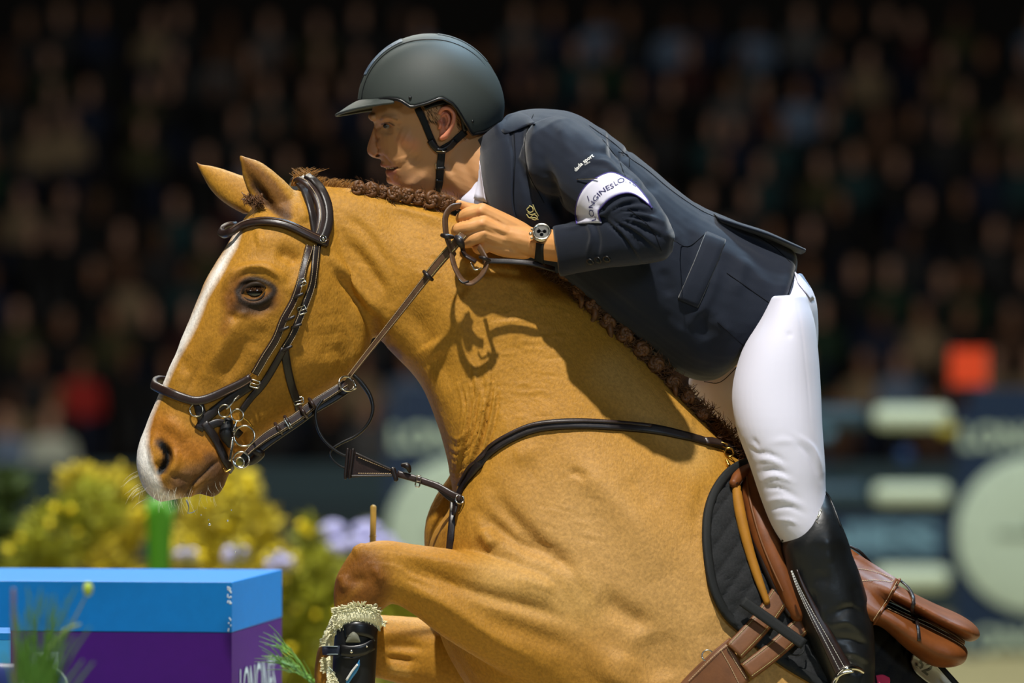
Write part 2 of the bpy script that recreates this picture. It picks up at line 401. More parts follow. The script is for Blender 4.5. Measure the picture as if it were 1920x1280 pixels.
big = [ # face
 ([(455,588),(420,640),(388,700)], 16, 5), ([(470,625),(440,680),(410,720)], 16, -5), ([(500,610),(470,660)], 22, -3),
 ([(425,560),(432,528),(455,508),(490,503),(522,518),(535,540)], 12, 9), ([(512,470),(545,480),(560,500)], 18, -9), ([(478,452),(500,446)], 22, 4),
 ([(540,560),(570,520),(590,490)], 16, 5), ([(476,546)], 24, -9), ([(452,575),(490,580),(515,565)], 9, -5),
 ([(430,600),(445,585)], 10, -5), ([(560,640),(600,690),(640,660)], 45, 6), ([(655,560),(672,610),(668,660),(640,700)], 16, 7),
 ([(610,470),(650,515),(690,560),(722,596)], 13, 8), ([(622,500),(655,545),(680,575)], 10, -6), ([(700,590),(714,630),(716,655)], 13, -6), ([(640,440),(690,500),(730,560)], 14, -6),
 ([(560,380),(575,420)], 16, 5), ([(330,650),(350,700),(330,760)], 14, -3), ([(355,690),(335,750)], 11, 4),
 ([(300,790),(330,800),(352,830)], 16, 5), ([(290,820),(286,850),(292,885)], 8, 4), ([(326,836),(330,868),(312,896)], 9, 5),
 ([(350,850),(375,880),(360,915)], 16, -4), ([(400,830),(430,820)], 18, -3), ([(310,915),(340,920)], 14, 5),
 # neck and shoulder
 ([(760,560),(800,640),(860,740)], 26, -7), ([(800,640),(822,672)], 24, 8), ([(700,400),(800,430),(900,480)], 40, -5), ([(740,470),(830,560),(900,650)], 50, 6),
 ([(960,600),(980,700),(1000,800)], 60, -5), ([(1040,800),(1180,960),(1250,1100)], 60, 8), ([(1150,770),(1290,860)], 30, -5),
 ([(900,960),(960,1010),(1040,1050)], 16, -10), ([(925,915),(950,960),(1000,1010),(1060,1060),(1130,1150)], 18, -9), ([(1090,880),(1080,900)], 20, -4), ([(1170,890),(1230,960)], 30, -3),
 ([(900,990),(930,1030)], 18, 8), ([(1040,1052),(1100,1100),(1150,1170)], 22, 6),
 ([(1110,1110),(1170,1150),(1230,1180)], 24, -9), ([(1225,1180),(1250,1280)], 50, -6), ([(1180,1220),(1150,1290)], 40, 7), ([(1290,1000),(1330,1120),(1330,1200)], 30, 5),
 # forearm
 ([(740,1048),(820,1082),(900,1112),(1000,1140),(1080,1165)], 18, -8), ([(745,1094),(830,1130),(920,1190),(1020,1250)], 17, 7), ([(900,1150),(1000,1190),(1080,1220)], 22, -5),
 ([(720,1035),(830,1052),(930,1070)], 15, 4), ([(960,1080),(1050,1110)], 22, 6), ([(660,1040),(690,1022)], 16, 5), ([(650,1090),(690,1085)], 14, -4), ([(700,1060),(720,1095)], 10, 5),
 ([(640,1075),(650,1110)], 12, 5),
 # far leg
 ([(715,1205),(800,1215)], 12, -5), ([(610,1215),(640,1200)], 16, 4), ([(720,1250),(780,1262)], 10, 5), ([(720,1232),(780,1240)], 7, -5),
]
HB.sculpt([(p, r, a*1.45) for p, r, a in big])
fine = [
 ([(303,828),(312,842),(314,862),(304,880),(296,888)], 8.5, -15), ([(296,862),(299,880)], 7, -8), ([(306,826),(320,842),(323,866),(310,890)], 4, 3),
 ([(347,934),(358,912),(376,893),(398,872),(424,856)], 4, -6), ([(352,940),(366,914),(385,896)], 5, 3),
 ([(312,893),(330,905),(345,922)], 4, 2.5), ([(318,888),(340,898),(358,905)], 3.5, -2.5), ([(325,880),(350,888),(368,890)], 3.5, 2),
 ([(386,905),(402,895),(412,878)], 5, 2.5), ([(390,918),(408,906)], 3, -2),
 ([(440,538),(455,527),(475,524),(500,532),(512,542)], 4, 4.5), ([(444,550),(455,562),(478,570),(503,560),(512,546)], 4, 3.5),
 ([(448,520),(470,510),(500,512),(520,524)], 3, -3), ([(452,513),(478,504),(505,508)], 2.6, -2), ([(438,545),(430,560),(432,575)], 4, -3),
 ([(434,585),(450,590),(470,583)], 5, 3), ([(470,592),(500,590)], 6, -2),
]
for k in range(7):
    y = 588+k*17; fine.append(([(588, y+8), (620, y+4), (655, y-3)], 4.5, .8 if k % 2 else -.8))
for k in range(60):      # small horizontal crinkles on the neck
    x = R_.uniform(905, 1065); y = R_.uniform(560, 790); l = R_.uniform(14, 34)
    fine.append(([(x-l, y+R_.uniform(-3, 8)), (x, y+R_.uniform(-5, 3)), (x+l, y+R_.uniform(-3, 9))], R_.uniform(2.2, 3.6), R_.choice((-1, 1))*R_.uniform(.4, 1.3)))
for k in range(17):      # bundled throat folds
    t = k/16+R_.uniform(-.03, .03); x0 = 862+t*66; y0 = 705-t*24+R_.uniform(-22, 22)
    pts = [(x0-6, y0), (x0+6-4*t, y0+48), (x0+2-t*8, y0+100), (852+t*46, 868+t*4), (848+t*30, 900)]
    a_ = R_.uniform(2.4, 5); fine.append((pts, R_.uniform(2.8, 4), a_)); fine.append(([(a+4.4, b+3) for a, b in pts], 2.4, -a_))
for k in range(8):
    t = k/7; y = 815+t*80+R_.uniform(-4, 4)
    fine.append(([(843, y), (860, y+8-6*t), (880+6*t, y-10), (900+8*t, y-46)], 3, R_.uniform(1, 2.4))); fine.append(([(843, y+6), (862, y+13-6*t), (882+6*t, y-5), (902+8*t, y-41)], 2.2, -R_.uniform(1, 2.4)))
for k in range(14):      # folds where the forearm meets the chest
    t = k/13; fine.append(([(918+t*20, 930+t*60), (950+t*26, 985+t*40), (1010+t*30, 1018+t*22), (1075+t*10, 1040+t*12)], 2.6, (1.8 if k % 2 else -1.8)))
for k in range(16):
    x = R_.uniform(1000, 1120); y = R_.uniform(930, 1020); fine.append(([(x, y), (x+18, y+4), (x+40, y+10)], 2.6, R_.choice((-1.1, 1.1))))
HB.sculpt([([(1180,1200),(1250,1250),(1300,1300)], 60, -7), ([(1060,860),(1150,930),(1230,1030)], 30, 6), ([(960,860),(1010,840)], 22, 6), ([(880,560),(900,640),(890,700)], 24, -4), ([(640,400),(690,440),(740,520)], 12, -5), ([(760,720),(780,770),(815,830)], 12, 4), ([(1080,1180),(1150,1260),(1200,1330)], 34, 8), ([(1330,900),(1300,1000)], 20, -4), ([(560,470),(590,520),(600,580)], 26, 4), ([(700,380),(790,402),(850,420)], 10, 5), ([(395,640),(372,690),(352,738)], 9, -3.5), ([(352,640),(340,690),(322,735)], 10, 3.5)])
fine += [([(748,1060),(780,1075),(812,1088)], 3.5, -3.5), ([(760,1086),(790,1095),(812,1107)], 3, -3.5), ([(690,1055),(740,1062),(790,1080)], 3, 1.8),
 ([(765,505),(800,515),(830,512)], 3, 1.4), ([(770,437),(800,447)], 3, 2), ([(640,600),(660,640),(664,690)], 5, 2.5), ([(1042,905),(1090,880)], 3, -1.5),
 ([(985,870),(1000,890),(1004,905)], 3, -1.6), ([(1180,900),(1200,915)], 3, -1.5), ([(845,1080),(900,1130),(960,1150)], 4, 1.6), ([(980,1095),(1040,1120),(1060,1150)], 4, -1.5)]
for k in range(26):
    x = R_.uniform(640, 830); y = R_.uniform(440, 600); fine.append(([(x-14, y), (x, y+R_.uniform(-5, 5)), (x+14, y+R_.uniform(-3, 6))], 3.2, R_.choice((-1, 1))*R_.uniform(.4, 1.0)))
HB.sculpt(fine)
# ears hollow
HB.sculpt([([(458,318),(480,350),(510,390),(540,412)], 12, -7), ([(470,345),(500,380)], 11, -7), ([(450,300),(462,345),(480,378)], 4, 3)], lo=-.4)
HB.noise(.0007, .05, 3)
W_ = np.ones(len(HB.V)); HB.shrink_relax(1, .35, W_)
HB.base((166,116,34)); HB.refresh()
rs = np.random.RandomState(2); X = HB.V
HB.mixc(np.clip((X[:, 2]-1.5)*0+.5*(1+np.sin(X@[9, 6, 11]+2*np.sin(X@[5, -7, 8]))), 0, 1)*.35, (180,132,46))
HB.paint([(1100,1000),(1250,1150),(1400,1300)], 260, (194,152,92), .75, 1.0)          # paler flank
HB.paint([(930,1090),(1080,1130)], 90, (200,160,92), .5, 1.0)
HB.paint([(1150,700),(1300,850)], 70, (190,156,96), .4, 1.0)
HB.paint([(300,800),(350,840),(400,850),(430,830)], 60, (160,98,28), .8, .9)
HB.paint([(335,905),(370,890),(405,885),(400,915)], 36, (100,70,40), .95, .8)
HB.paint([(395,860),(410,900),(380,925)], 22, (86,58,34), .8, .8)
HB.paint([(340,905),(352,930)], 10, (90,64,44), .6, .8)
HB.paint([(450,535),(440,560),(475,570),(505,560)], 40, (112,66,22), .85, .9); HB.paint([(440,575),(470,580),(505,570)], 19, (60,40,22), .9, .95); HB.paint([(446,545),(460,528),(480,523),(505,533),(514,545),(500,562),(476,572),(452,563),(446,545)], 11, (34,27,22), .95, .8)
HB.paint([(430,560),(428,590),(420,620)], 18, (120,72,24), .6, 1)
HB.paint([(300,830),(314,850),(306,880)], 14, (70,50,34), .9, .7); HB.paint([(304,834),(312,850),(311,866),(299,885)], 8, (8,6,5), 1, .4)
HB.paint([(347,936),(358,912),(376,893),(400,870)], 3, (40,28,20), .8, .8)
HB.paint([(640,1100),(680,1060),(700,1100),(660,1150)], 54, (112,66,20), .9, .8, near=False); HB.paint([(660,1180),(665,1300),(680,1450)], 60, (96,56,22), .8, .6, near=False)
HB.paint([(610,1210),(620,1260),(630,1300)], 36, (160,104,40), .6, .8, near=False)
HB.paint([(735,1255),(765,1262)], 12, (190,150,80), .5, .8)
HB.fill([(450,292),(456,318),(470,350),(495,385),(530,412),(548,408),(546,380),(520,342),(490,314),(466,297)], (112,72,28), .9, 5, near=False); HB.paint([(476,346),(508,384),(538,406)], 13, (66,42,20), .8, .8, near=False)  # brown inner-ear fur, darkened further with the hollow's shade
HB.paint([(368,303),(372,308)], 8, (120,70,30), .6)
HB.paint([(705,600),(712,640),(722,660)], 16, (120,72,26), .6, 1); HB.paint([(735,655),(745,668)], 16, (90,54,24), .7, .9)
HB.fill([(450,436),(442,462),(428,486),(420,503),(404,530),(387,558),(377,585),(366,612),(350,642),(335,668),(321,697),(310,724),(296,752),(284,780),(277,808),(276,836),(284,868),(296,895),(306,920),(346,940),(352,955),(240,960),(225,840),(255,790),(300,690),(330,640),(350,606),(368,572),(384,540),(396,514),(414,486),(430,462),(440,440)], (246,240,230), 1, 6, near=False)
HB.fill([(262,880),(285,905),(310,925),(345,936),(350,955),(250,955),(240,880)], (214,190,164), .7, 14, near=False)
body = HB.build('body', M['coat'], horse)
HBV = HB.bvh()
CAMP = Vector((0, -D, H))
def surf(bvhs, px, py):
    p = Vector(P(px, py, 0)); d = (p-CAMP).normalized(); best = None
    for b in (bvhs if isinstance(bvhs, (list, tuple)) else [bvhs]):
        loc, nrm, i, dist = b.ray_cast(CAMP, d)
        if loc is not None and (best is None or dist < best[2]): best = (np.array(loc), np.array(nrm), dist)
    return best
# eye with lids
e = surf(HBV, 477, 546); ec = e[0]+np.array([0, .0125, 0])
mkp('eye', ball(ec, (.026, .021, .018), 28, 20), M['eye'], horse)
def lid(pts, r): return ptube([(x, y, surf(HBV, x, y)[0][1]+dy) for x, y, dy in pts], r, n=10)
mkp('eyelid', join([lid([(452,553,.003),(459,541,-.003),(470,534,-.006),(485,532,-.006),(501,541,.003)], [1.6,3.6,4.6,4,1.6]),
                   lid([(452,553,.003),(463,561,.001),(478,563,.0),(492,556,.0),(501,541,.003)], [1.4,2,2,2,1.4])]), material('dark_eyelid_skin', (44,31,20), .6, .25, bump=(300,.3,.001)), horse)
mkp('lash', join([ptube([(477+2.2*k, 534+abs(k)*.3, e[0][1]-.004), (475+2.2*k, 540+abs(k)*.2, e[0][1]-.012), (474+2.2*k, 546, e[0][1]-.018)], [.5, .4, .15], n=4, sub=2) for k in range(-7, 10)]), M['hair'], horse)
horse.children[-1]['kind'] = 'stuff'

def strands(name, specs, mat, parent=None, n=4, sub=3):
    """specs: list of (list of 3-D points, radius m)"""
    o = mkp(name, join([tube(p, [r, r*.9, r*.35] if len(p) == 3 else np.linspace(r, r*.3, len(p)), n=n, sub=sub) for p, r in specs]), mat, parent)
    return o
# whiskers and chin hair
sp = []
for k in range(46):
    x = R_.uniform(252, 420); y = 938-(abs(x-320)/60)**2*6+R_.uniform(-25, 0); h = surf(HBV, min(max(x, 264), 412), min(y, 925))
    if not h: continue
    a = R_.uniform(-.5, .4)-(.7 if x < 285 else 0); l = R_.uniform(.015, .045); p = h[0]; q = p+np.array([math.sin(a)*l*.6, -.006, -l*.55]); r = p+np.array([math.sin(a)*l+.004, -.01, -l])
    sp.append(([p, q, r], .00016))
for k in range(16):
    y = R_.uniform(880, 935); p = P(262+(y-880)*.35, y, -.088+R_.uniform(-.02, .02)); l = R_.uniform(.02, .04); sp.append(([p, p+[-l*.6, 0, -l*.3], p+[-l, 0, -l*R_.uniform(.4, 1)]], .00018))
tag(strands('whisker', sp, M['whisker'], horse), kind='stuff')
# forelock tuft and crest hair
sp = []
for k in range(420):
    t = R_.random(); x = 545+t*122; y = 340+(11 if x > 600 else 6)*t+4; yy = R_.uniform(-.012, .014); p = P(x, y+4, yy)
    l = R_.uniform(.012, .026)*(1.4 if x < 580 else .8); sp.append(([p, p+[l*.2, R_.uniform(-.004, .004), l*.6], p+[l*R_.uniform(-.3, 1.2), R_.uniform(-.006, .006), l]], .0006))
tag(strands('crest_hair', sp, material('straw_crest_hair', (150,104,44), .6, .3, vary=.3, vscale=120), horse), kind='stuff')
sp = []
for k in range(260):
    t = R_.random(); x = 462+t*30+R_.uniform(-4, 4); y = 372+t*4+R_.uniform(-5, 5); p = P(x, y, -.04-t*.03); l = R_.uniform(.008, .02)
    sp.append(([p, p+[R_.uniform(-.5, .3)*l, -.006, R_.uniform(-.5, .5)*l], p+[R_.uniform(-.7, .7)*l, -.008, -l*R_.uniform(.2, 1)]], .0008))
tag(strands('forelock', sp, M['hair'], horse), kind='stuff')
# mane braids: rolled plaits tied into knots
def knot(name, px, py, y, r, seed, tail=False, squash=1.0):
    rr = random.Random(seed); parts = []; c = P(px, py, y); r = r/1000
    for lay in range(2):
        X = []; q = rr.uniform(0, 6)
        for k in range(46):
            t = k/45*2*math.pi*2; rad = r*(.62+.28*math.cos(1.5*t+q)); X.append(c+np.array([rad*math.cos(t+q), -r*.42*math.sin(1.5*t+q)-lay*r*.1, rad*math.sin(t+q)*squash]))
        parts.append(tube(X, r*.30, n=8, sub=1))
    for k in range(12):
        a = k/12*6.28+rr.uniform(-.2, .2); parts.append(ball(c+np.array([math.cos(a)*r*.72, rr.uniform(-.35, .1)*r, math.sin(a)*r*.72*squash]), r*.33, 8, 6))
    for k in range(5):
        a = k/5*6.28+q; parts.append(ball(c+np.array([math.cos(a)*r*.34, -r*.5, math.sin(a)*r*.34]), r*.3, 8, 6))
    parts.append(ball(c, r*.75, 10, 8))
    if tail: parts.append(tube([c, c+[.004, -.01, -r*1.2], c+[rr.uniform(-.006, .01), -.006, -r*2.3]], [r*.5, r*.42, r*.3], n=8))
    for k in range(14):
        a = rr.uniform(0, 6.28); p = c+np.array([math.cos(a)*r*.8, -.3*r, math.sin(a)*r*.8]); parts.append(tube([p, p+np.array([math.cos(a), -.3, math.sin(a)])*r*.5, p+np.array([math.cos(a+.5), -.4, math.sin(a+.5)])*r*rr.uniform(.6, 1.1)], [.0006, .0005, .0002], n=3, sub=2))
    return mkp(name, join(parts), M['hair'], horse)
for i, (x, y, r) in enumerate([(673,354,12),(697,357,13),(718,361,11),(741,363,13),(763,367,13),(787,372,13),(811,376,15),(830,379,13),(847,382,12)]):
    knot('mane_braid', x, y-1, -.024+.004*(i % 3), r+1, i)
for i, (x, y, r) in enumerate([(1060,512,13),(1086,545,13),(1112,572,14),(1140,602,14),(1172,628,15),(1203,655,14),(1230,683,14),(1262,716,12),(1290,744,12),(1318,776,11)]):
    knot('mane_braid', x, y, -.05, r, 30+i, tail=i in (1, 2, 3, 7))
sp = []
for k in range(4200):
    t = R_.random(); q = cr([(985,492),(1045,512),(1110,570),(1185,640),(1260,712),(1340,795),(1420,872)], 6); i = int(t*(len(q)-1.01)); f = t*(len(q)-1)-i; b = q[i]*(1-f)+q[i+1]*f
    p = P(b[0]+R_.uniform(-12, 4), b[1]+R_.uniform(-8, 16), -.02+R_.uniform(-.03, .03)); l = R_.uniform(.012, .034); a = R_.uniform(-.7, 2.9)
    sp.append(([p, p+[math.cos(a)*l*.5, R_.uniform(-.012, .0), math.sin(a)*l*.5], p+[math.cos(a+.6)*l, R_.uniform(-.012, 0), math.sin(a+.6)*l*.9-.004]], .0009))
tag(strands('mane_hair', sp, M['hair'], horse, n=3, sub=1), kind='stuff')
tail_sp = [([P(2070+R_.uniform(-20, 20), 1850, R_.uniform(-.03, .03)), P(2200+R_.uniform(-50, 50), 2000+R_.uniform(-50, 50), R_.uniform(-.06, .06)), P(2260+R_.uniform(-70, 70), 2400+R_.uniform(-90, 90), R_.uniform(-.09, .09))], .002) for k in range(220)]
tag(strands('tail', tail_sp, M['hair'], horse), kind='stuff')
# drool
mkp('saliva', join([ptube([(350,938,-.09),(354,950,-.09),(352,962,-.092)], [2.2,1.2,.8], n=6), ptube([(352,962,-.092),(362,960,-.09),(368,955,-.09)], [.8,1,.4], n=6)]+[ball(P(x, y, -.09), r/1000, 8, 6) for x, y, r in ((377,965,1.4),(393,983,2.6),(391,974,1.3),(427,976,1.8),(434,956,1.2),(441,1035,1.6),(386,952,1))]), material('saliva', (240,245,240), .05, .6, trans=.7), horse)
horse.children[-1]['kind'] = 'stuff'
# ---------------------------------------------------------------- rider: one continuous body
rider = thing('person', tuple(P(1480, 700)), 'rider in grey helmet, navy jacket, white breeches and black boots crouched over the horse', 'person')
FY = .045
skull = [(780,96,868,100,.045,FY),(742,118,900,122,.064,FY),(716,150,918,155,.073,FY),(703,182,924,188,.076,FY),(698,206,922,210,.076,FY,2.3),
 (698,222,920,226,.075,FY,2.4),(702,236,914,242,.073,FY,2.4),(704,254,900,262,.071,FY,2.4),(706,274,884,284,.068,FY,2.3),(710,292,872,304,.064,FY,2.3),(717,306,862,322,.060,FY,2.3),
 (720,316,852,336,.056,FY,2.3),(725,328,842,348,.052,FY,2.3),(732,342,828,360,.046,FY,2.2),(748,355,806,372,.036,FY),(765,364,790,376,.016,FY)]
nose = [(702,234,730,238,.008,FY),(698,246,732,250,.011,FY),(694,258,730,262,.0125,FY),(690,270,730,274,.016,FY),(688,280,730,286,.020,FY),(690,288,728,292,.020,FY),(697,294,726,296,.014,FY),(706,297,720,298,.006,FY)]
neckr = [(790,250,900,200,.050,FY),(800,345,912,225,.056,FY),(838,366,938,240,.060,FY-.005),(880,386,968,262,.066,FY-.01),(930,420,1010,290,.08,FY-.01)]
face = [loft(skull), loft(nose, n=24), loft(neckr),
  ptube([(700,221,FY-.030),(698,218,FY),(700,221,FY+.030)], [7,8,7]),                       # brow
  ptube([(721,309,FY-.022),(719,308,FY),(721,309,FY+.022)], [6,6.5,6]), ptube([(731,325,FY-.020),(730,326,FY),(731,325,FY+.020)], [6,6.5,6]),   # lips
  ptube([(736,336,FY-.016),(734,336,FY),(736,336,FY+.016)], [8,10,8]),
  ptube([(700,287,FY-.012),(706,289,FY-.016)], [6,6]), ptube([(700,287,FY+.012),(706,289,FY+.016)], [6,6])]
RH = Clay(face, voxel=.0019, smooth=4)
RH.sculpt([([(724,238)], 12, -8.5), ([(704,262),(712,280)], 7, 2), ([(700,256),(712,262)], 6, -2), ([(706,236),(712,242)], 7, -3), ([(712,224),(728,219),(748,224)], 6, 4), ([(745,252),(768,262)], 18, 3.2), ([(768,290),(780,312)], 17, -2.6),
 ([(716,288),(726,300),(734,310)], 5, -1.2), ([(708,283),(716,289)], 4, 2.6), ([(706,293),(711,292)], 3, -5), ([(800,318),(785,338),(760,352)], 14, 2.5), ([(752,292),(757,308)], 12, 1.5),
 ([(718,316),(728,318),(744,314)], 3.4, -8), ([(747,310),(751,317)], 4, -1.2), ([(738,332),(746,337)], 5, -1.6), ([(708,302),(716,305)], 3, -1),
 ([(820,300),(850,340),(880,370)], 10, 3), ([(862,280),(880,330),(900,360)], 12, -3), ([(838,300),(850,330)], 8, -2)], lo=-.4)
RH.sculpt([([(714,286),(724,298),(734,309)], 3.2, -1.8), ([(720,282),(732,296),(741,308)], 6, 1.6), ([(752,262),(775,268)], 12, 2.6), ([(765,288),(782,300)], 15, -2.6), ([(800,325),(778,342),(756,350)], 9, 2.4), ([(790,330),(775,345)], 5, -1), ([(738,252),(750,262)], 6, -1.2)], lo=-.4)
RH.sculpt([([(716,232),(724,229),(734,231),(740,237)], 2.8, 2.6), ([(717,238),(726,242),(738,240)], 2.4, 2.0), ([(714,226),(726,224),(740,229)], 2.0, -1.2), ([(716,246),(728,250),(738,248)], 2.2, -1.2),
  ([(742,238),(752,242)], 1.6, -1), ([(742,233),(752,231)], 1.6, -1), ([(706,292),(711,291)], 2.2, -4), ([(713,225),(724,219),(742,222)], 2.2, 1)], lo=-.4)
RH.base((192,140,92)); RH.paint([(700,284),(700,262)], 16, (206,140,104), .5, 1); RH.paint([(755,262),(775,272)], 22, (216,140,100), .6, 1)
RH.paint([(713,310),(722,312)], 5, (176,104,84), .7); RH.paint([(729,324),(740,322)], 6, (176,104,84), .7); RH.paint([(724,317),(736,317.5),(745,314)], 2.6, (50,22,18), .9, .6)
RH.paint([(706,293),(711,291.5)], 3, (40,22,16), .95, .6); RH.paint([(714,224),(726,219.5),(744,224)], 3.4, (96,66,44), .6, .9); RH.paint([(716,233),(728,230),(739,235)], 2.2, (50,32,24), .85, .7)
RH.paint([(760,330),(790,340),(750,350)], 20, (150,112,84), .35, 1)
def armparts(side, pts, r): return tube([P(*p) for p in pts], np.array(r)/1000, n=16)
HY = -.132
hand = [ptube([(1110,468,-.225),(1060,462,-.190),(1005,457,HY-.012)], [36,31,28], n=20), ptube([(1010,457,HY-.008),(975,449,HY-.012),(940,440,HY-.010)], [28,28,30], n=20),
 ptube([(1000,450,HY-.006),(960,425,HY-.014),(903,396,HY-.022)], [20,18,16]), ptube([(990,455,HY-.012),(945,436,HY-.024),(906,419,HY-.030)], [18,17,15.5]),
 ptube([(985,462,HY-.010),(945,450,HY-.022),(908,437,HY-.027)], [18,18,15]), ptube([(985,466,HY-.004),(948,460,HY-.012),(915,455,HY-.015)], [20,22,16]),
 ptube([(903,396,HY-.022),(880,401,HY-.022),(869,406,HY-.016)], [15,13.5,12.5]), ptube([(869,406,HY-.016),(866,410,HY+.006),(880,414,HY+.022)], [12.5,11.5,10]),
 ptube([(906,419,HY-.030),(880,426,HY-.032),(861,430,HY-.024)], [15,13.5,13]), ptube([(861,430,HY-.024),(858,434,HY-.002),(876,436,HY+.016)], [13,12,10]),
 ptube([(908,438,HY-.027),(890,446,HY-.030),(877,452,HY-.022)], [14.5,13,12.5]), ptube([(877,452,HY-.022),(874,454,HY),(890,454,HY+.016)], [12.5,11.5,10]),
 ptube([(916,455,HY-.015),(908,464,HY-.014),(898,466,HY-.006)], [14,12,11]), ptube([(898,466,HY-.006),(896,464,HY+.010),(908,460,HY+.022)], [11,10,9]),
 ptube([(960,430,HY+.012),(905,400,HY+.020),(876,389,HY+.018),(860,381,HY+.012)], [18,14,10,7])]
RHd = Clay(hand, voxel=.0017, smooth=5)
RHd.sculpt([([(900,396)], 9, 2.6), ([(903,419)], 9, 2.4), ([(906,437)], 8, 2), ([(925,405),(960,428)], 5, 1.3), ([(925,425),(965,440)], 4, 1.1), ([(918,409),(950,428)], 4, -1.4), ([(922,430),(955,445)], 4, -1.3),
  ([(884,411),(862,417)], 2.5, -2), ([(890,434),(868,440)], 2.5, -2), ([(940,452),(970,470)], 9, -2), ([(962,440),(985,452),(1010,452)], 9, 1.6), ([(870,398),(866,410)], 2, -.5)], lo=-.4)
RHd.base((212,152,92)); RHd.paint([(897,397)], 8, (206,128,88), .7, 1); RHd.paint([(903,420)], 7, (208,134,90), .5, 1)
far_hand = Clay([ptube([(1100,500,.20),(1000,470,.19),(940,440,.17)], [36,30,27]), ptube([(940,440,.17),(900,425,.165)], [30,28])]+
  [ptube([(905,408+14*k,.17),(875,412+13*k,.165),(866,416+13*k,.14),(880,420+12*k,.125)], [14,12.5,12,10]) for k in range(4)]+[ptube([(930,420,.14),(890,402,.13),(872,396,.12)], [15,11,8])], voxel=.003, smooth=4)
far_hand.base((206,150,104))
inner = Clay([loft([(955,240,930,420,.10,.03),(1010,225,980,470,.17,.03),(1090,240,1060,510,.185,.03),(1230,350,1180,600,.16,.03),(1380,440,1290,670,.165,.03),(1490,540,1390,690,.165,.03),(1515,600,1410,700,.15,.03)]),
  ptube([(1040,300,-.12),(1110,350,-.20),(1185,425,-.262),(1150,462,-.255),(1100,468,-.22)], [44,40,30,28,28]), ptube([(1040,300,.20),(1140,440,.26),(1100,500,.20)], [58,46,36]),
  loft([(1420,600,1518,600,.10,-.12),(1396,700,1526,700,.095,-.16),(1394,790,1530,790,.085,-.19),(1424,880,1534,880,.075,-.21),(1446,950,1540,950,.062,-.22),(1480,1020,1590,1020,.055,-.225),(1505,1120,1618,1120,.056,-.225),(1545,1240,1630,1240,.045,-.225),(1575,1330,1640,1330,.04,-.225),(1560,1400,1660,1390,.04,-.22),(1500,1440,1600,1420,.035,-.22)]),
  loft([(1410,600,1490,600,.08,.17),(1345,700,1455,716,.07,.22),(1340,790,1445,806,.062,.26),(1400,890,1490,898,.055,.285),(1452,960,1540,950,.048,.288),(1500,1120,1618,1120,.056,.28),(1545,1240,1630,1240,.045,.28),(1560,1400,1660,1390,.04,.28)])], voxel=.009, smooth=2)
inner.base((206,150,104))
def merge(cl):
    V = np.vstack([c.V for c in cl]); off = 0; F = []; 
    for c in cl: F += (c.F4+off).tolist()+(c.F3+off).tolist(); off += len(c.V)
    return V, F, np.vstack([c.colors for c in cl])
V_, F_, C_ = merge([RH, RHd, far_hand, inner])
pbody = mk('body', V_, F_, M['skin'], rider, True, C_)
RHV, RDV = RH.bvh(), RHd.bvh()
# ear
eo = surf(RHV, 836, 232)[0]; ey = eo[1]-.004
def E(px, py, dy=0): return P(px, py, ey+dy)
ear = Clay([tube([E(*p) for p in [(824,212,.0),(831,204,-.006),(842,203,-.010),(850,212,-.012),(850,228,-.012),(844,242,-.008),(836,254,-.004),(828,258,-.001)]], np.array([3.5,4.2,4.5,4.5,4.2,4.5,6,5.5])/1000, n=12),
            loft([(826,208,846,206,.004,ey+.004),(824,222,850,222,.005,ey+.004),(824,240,844,240,.005,ey+.004),(824,256,836,256,.004,ey+.004)], n=20),
            tube([E(829,218,0),(E(838,214,-.004)),E(842,226,-.005),E(836,240,-.003)], np.array([2.5,3,3,2.6])/1000, n=10), tube([E(823,228,0),E(826,234,-.006),E(824,240,-.002)], np.array([3,3.6,3])/1000, n=10)], voxel=.0014, smooth=3)
ear.sculpt([([(832,222),(834,232)], 3.2, -3.5), ([(838,210),(846,214),(846,226)], 1.6, -1)], lo=-.4)
ear.base((214,136,104)); ear.paint([(832,222),(833,233)], 5, (110,60,40), .7, .8)
ear.build('ear', M['skin'], rider)
e = surf(RHV, 727, 236); mkp('eye', ball(e[0]+np.array([0, .0065, 0]), .0095, 20, 14), material('eye_white', (120,104,88), .2, .5), rider)
eyo = rider.children[-1]; mkp('iris', ball(e[0]+np.array([-.004, .0002, 0]), (.0045, .0035, .0045), 14, 10), material('brown_iris', (40,28,20), .15, .6), eyo)
for k, (x, y, s) in enumerate(((725.5,314.8,3.6),(729.5,315.2,3),(733.5,315,2.6),(737,314.6,2.2))):
    q = surf(RHV, x, y)[0]; mkp('tooth', ball(q+[0, -.0005, 0], (.0021, .0022, s/1000*.8), 10, 8), M['tooth'] if 'tooth' in M else M.setdefault('tooth', material('tooth_enamel', (226,222,190), .25, .5)), rider)
# short hair under the helmet
sp = []
for k in range(500):
    x = R_.uniform(790, 872); y = R_.uniform(196, 262); h = surf(RHV, x, y)
    if not h or (800 < x < 856 and y > 200 and not x < 818): continue
    if x < 818 and y > 232: continue
    p = h[0]; sp.append(([p, p+[.002, -.001, -.003], p+[.004, -.001, -.006]], .0004))
tag(strands('hair', sp, material('brown_short_hair', (98,74,46), .6, .3), rider, n=3, sub=1), kind='stuff')
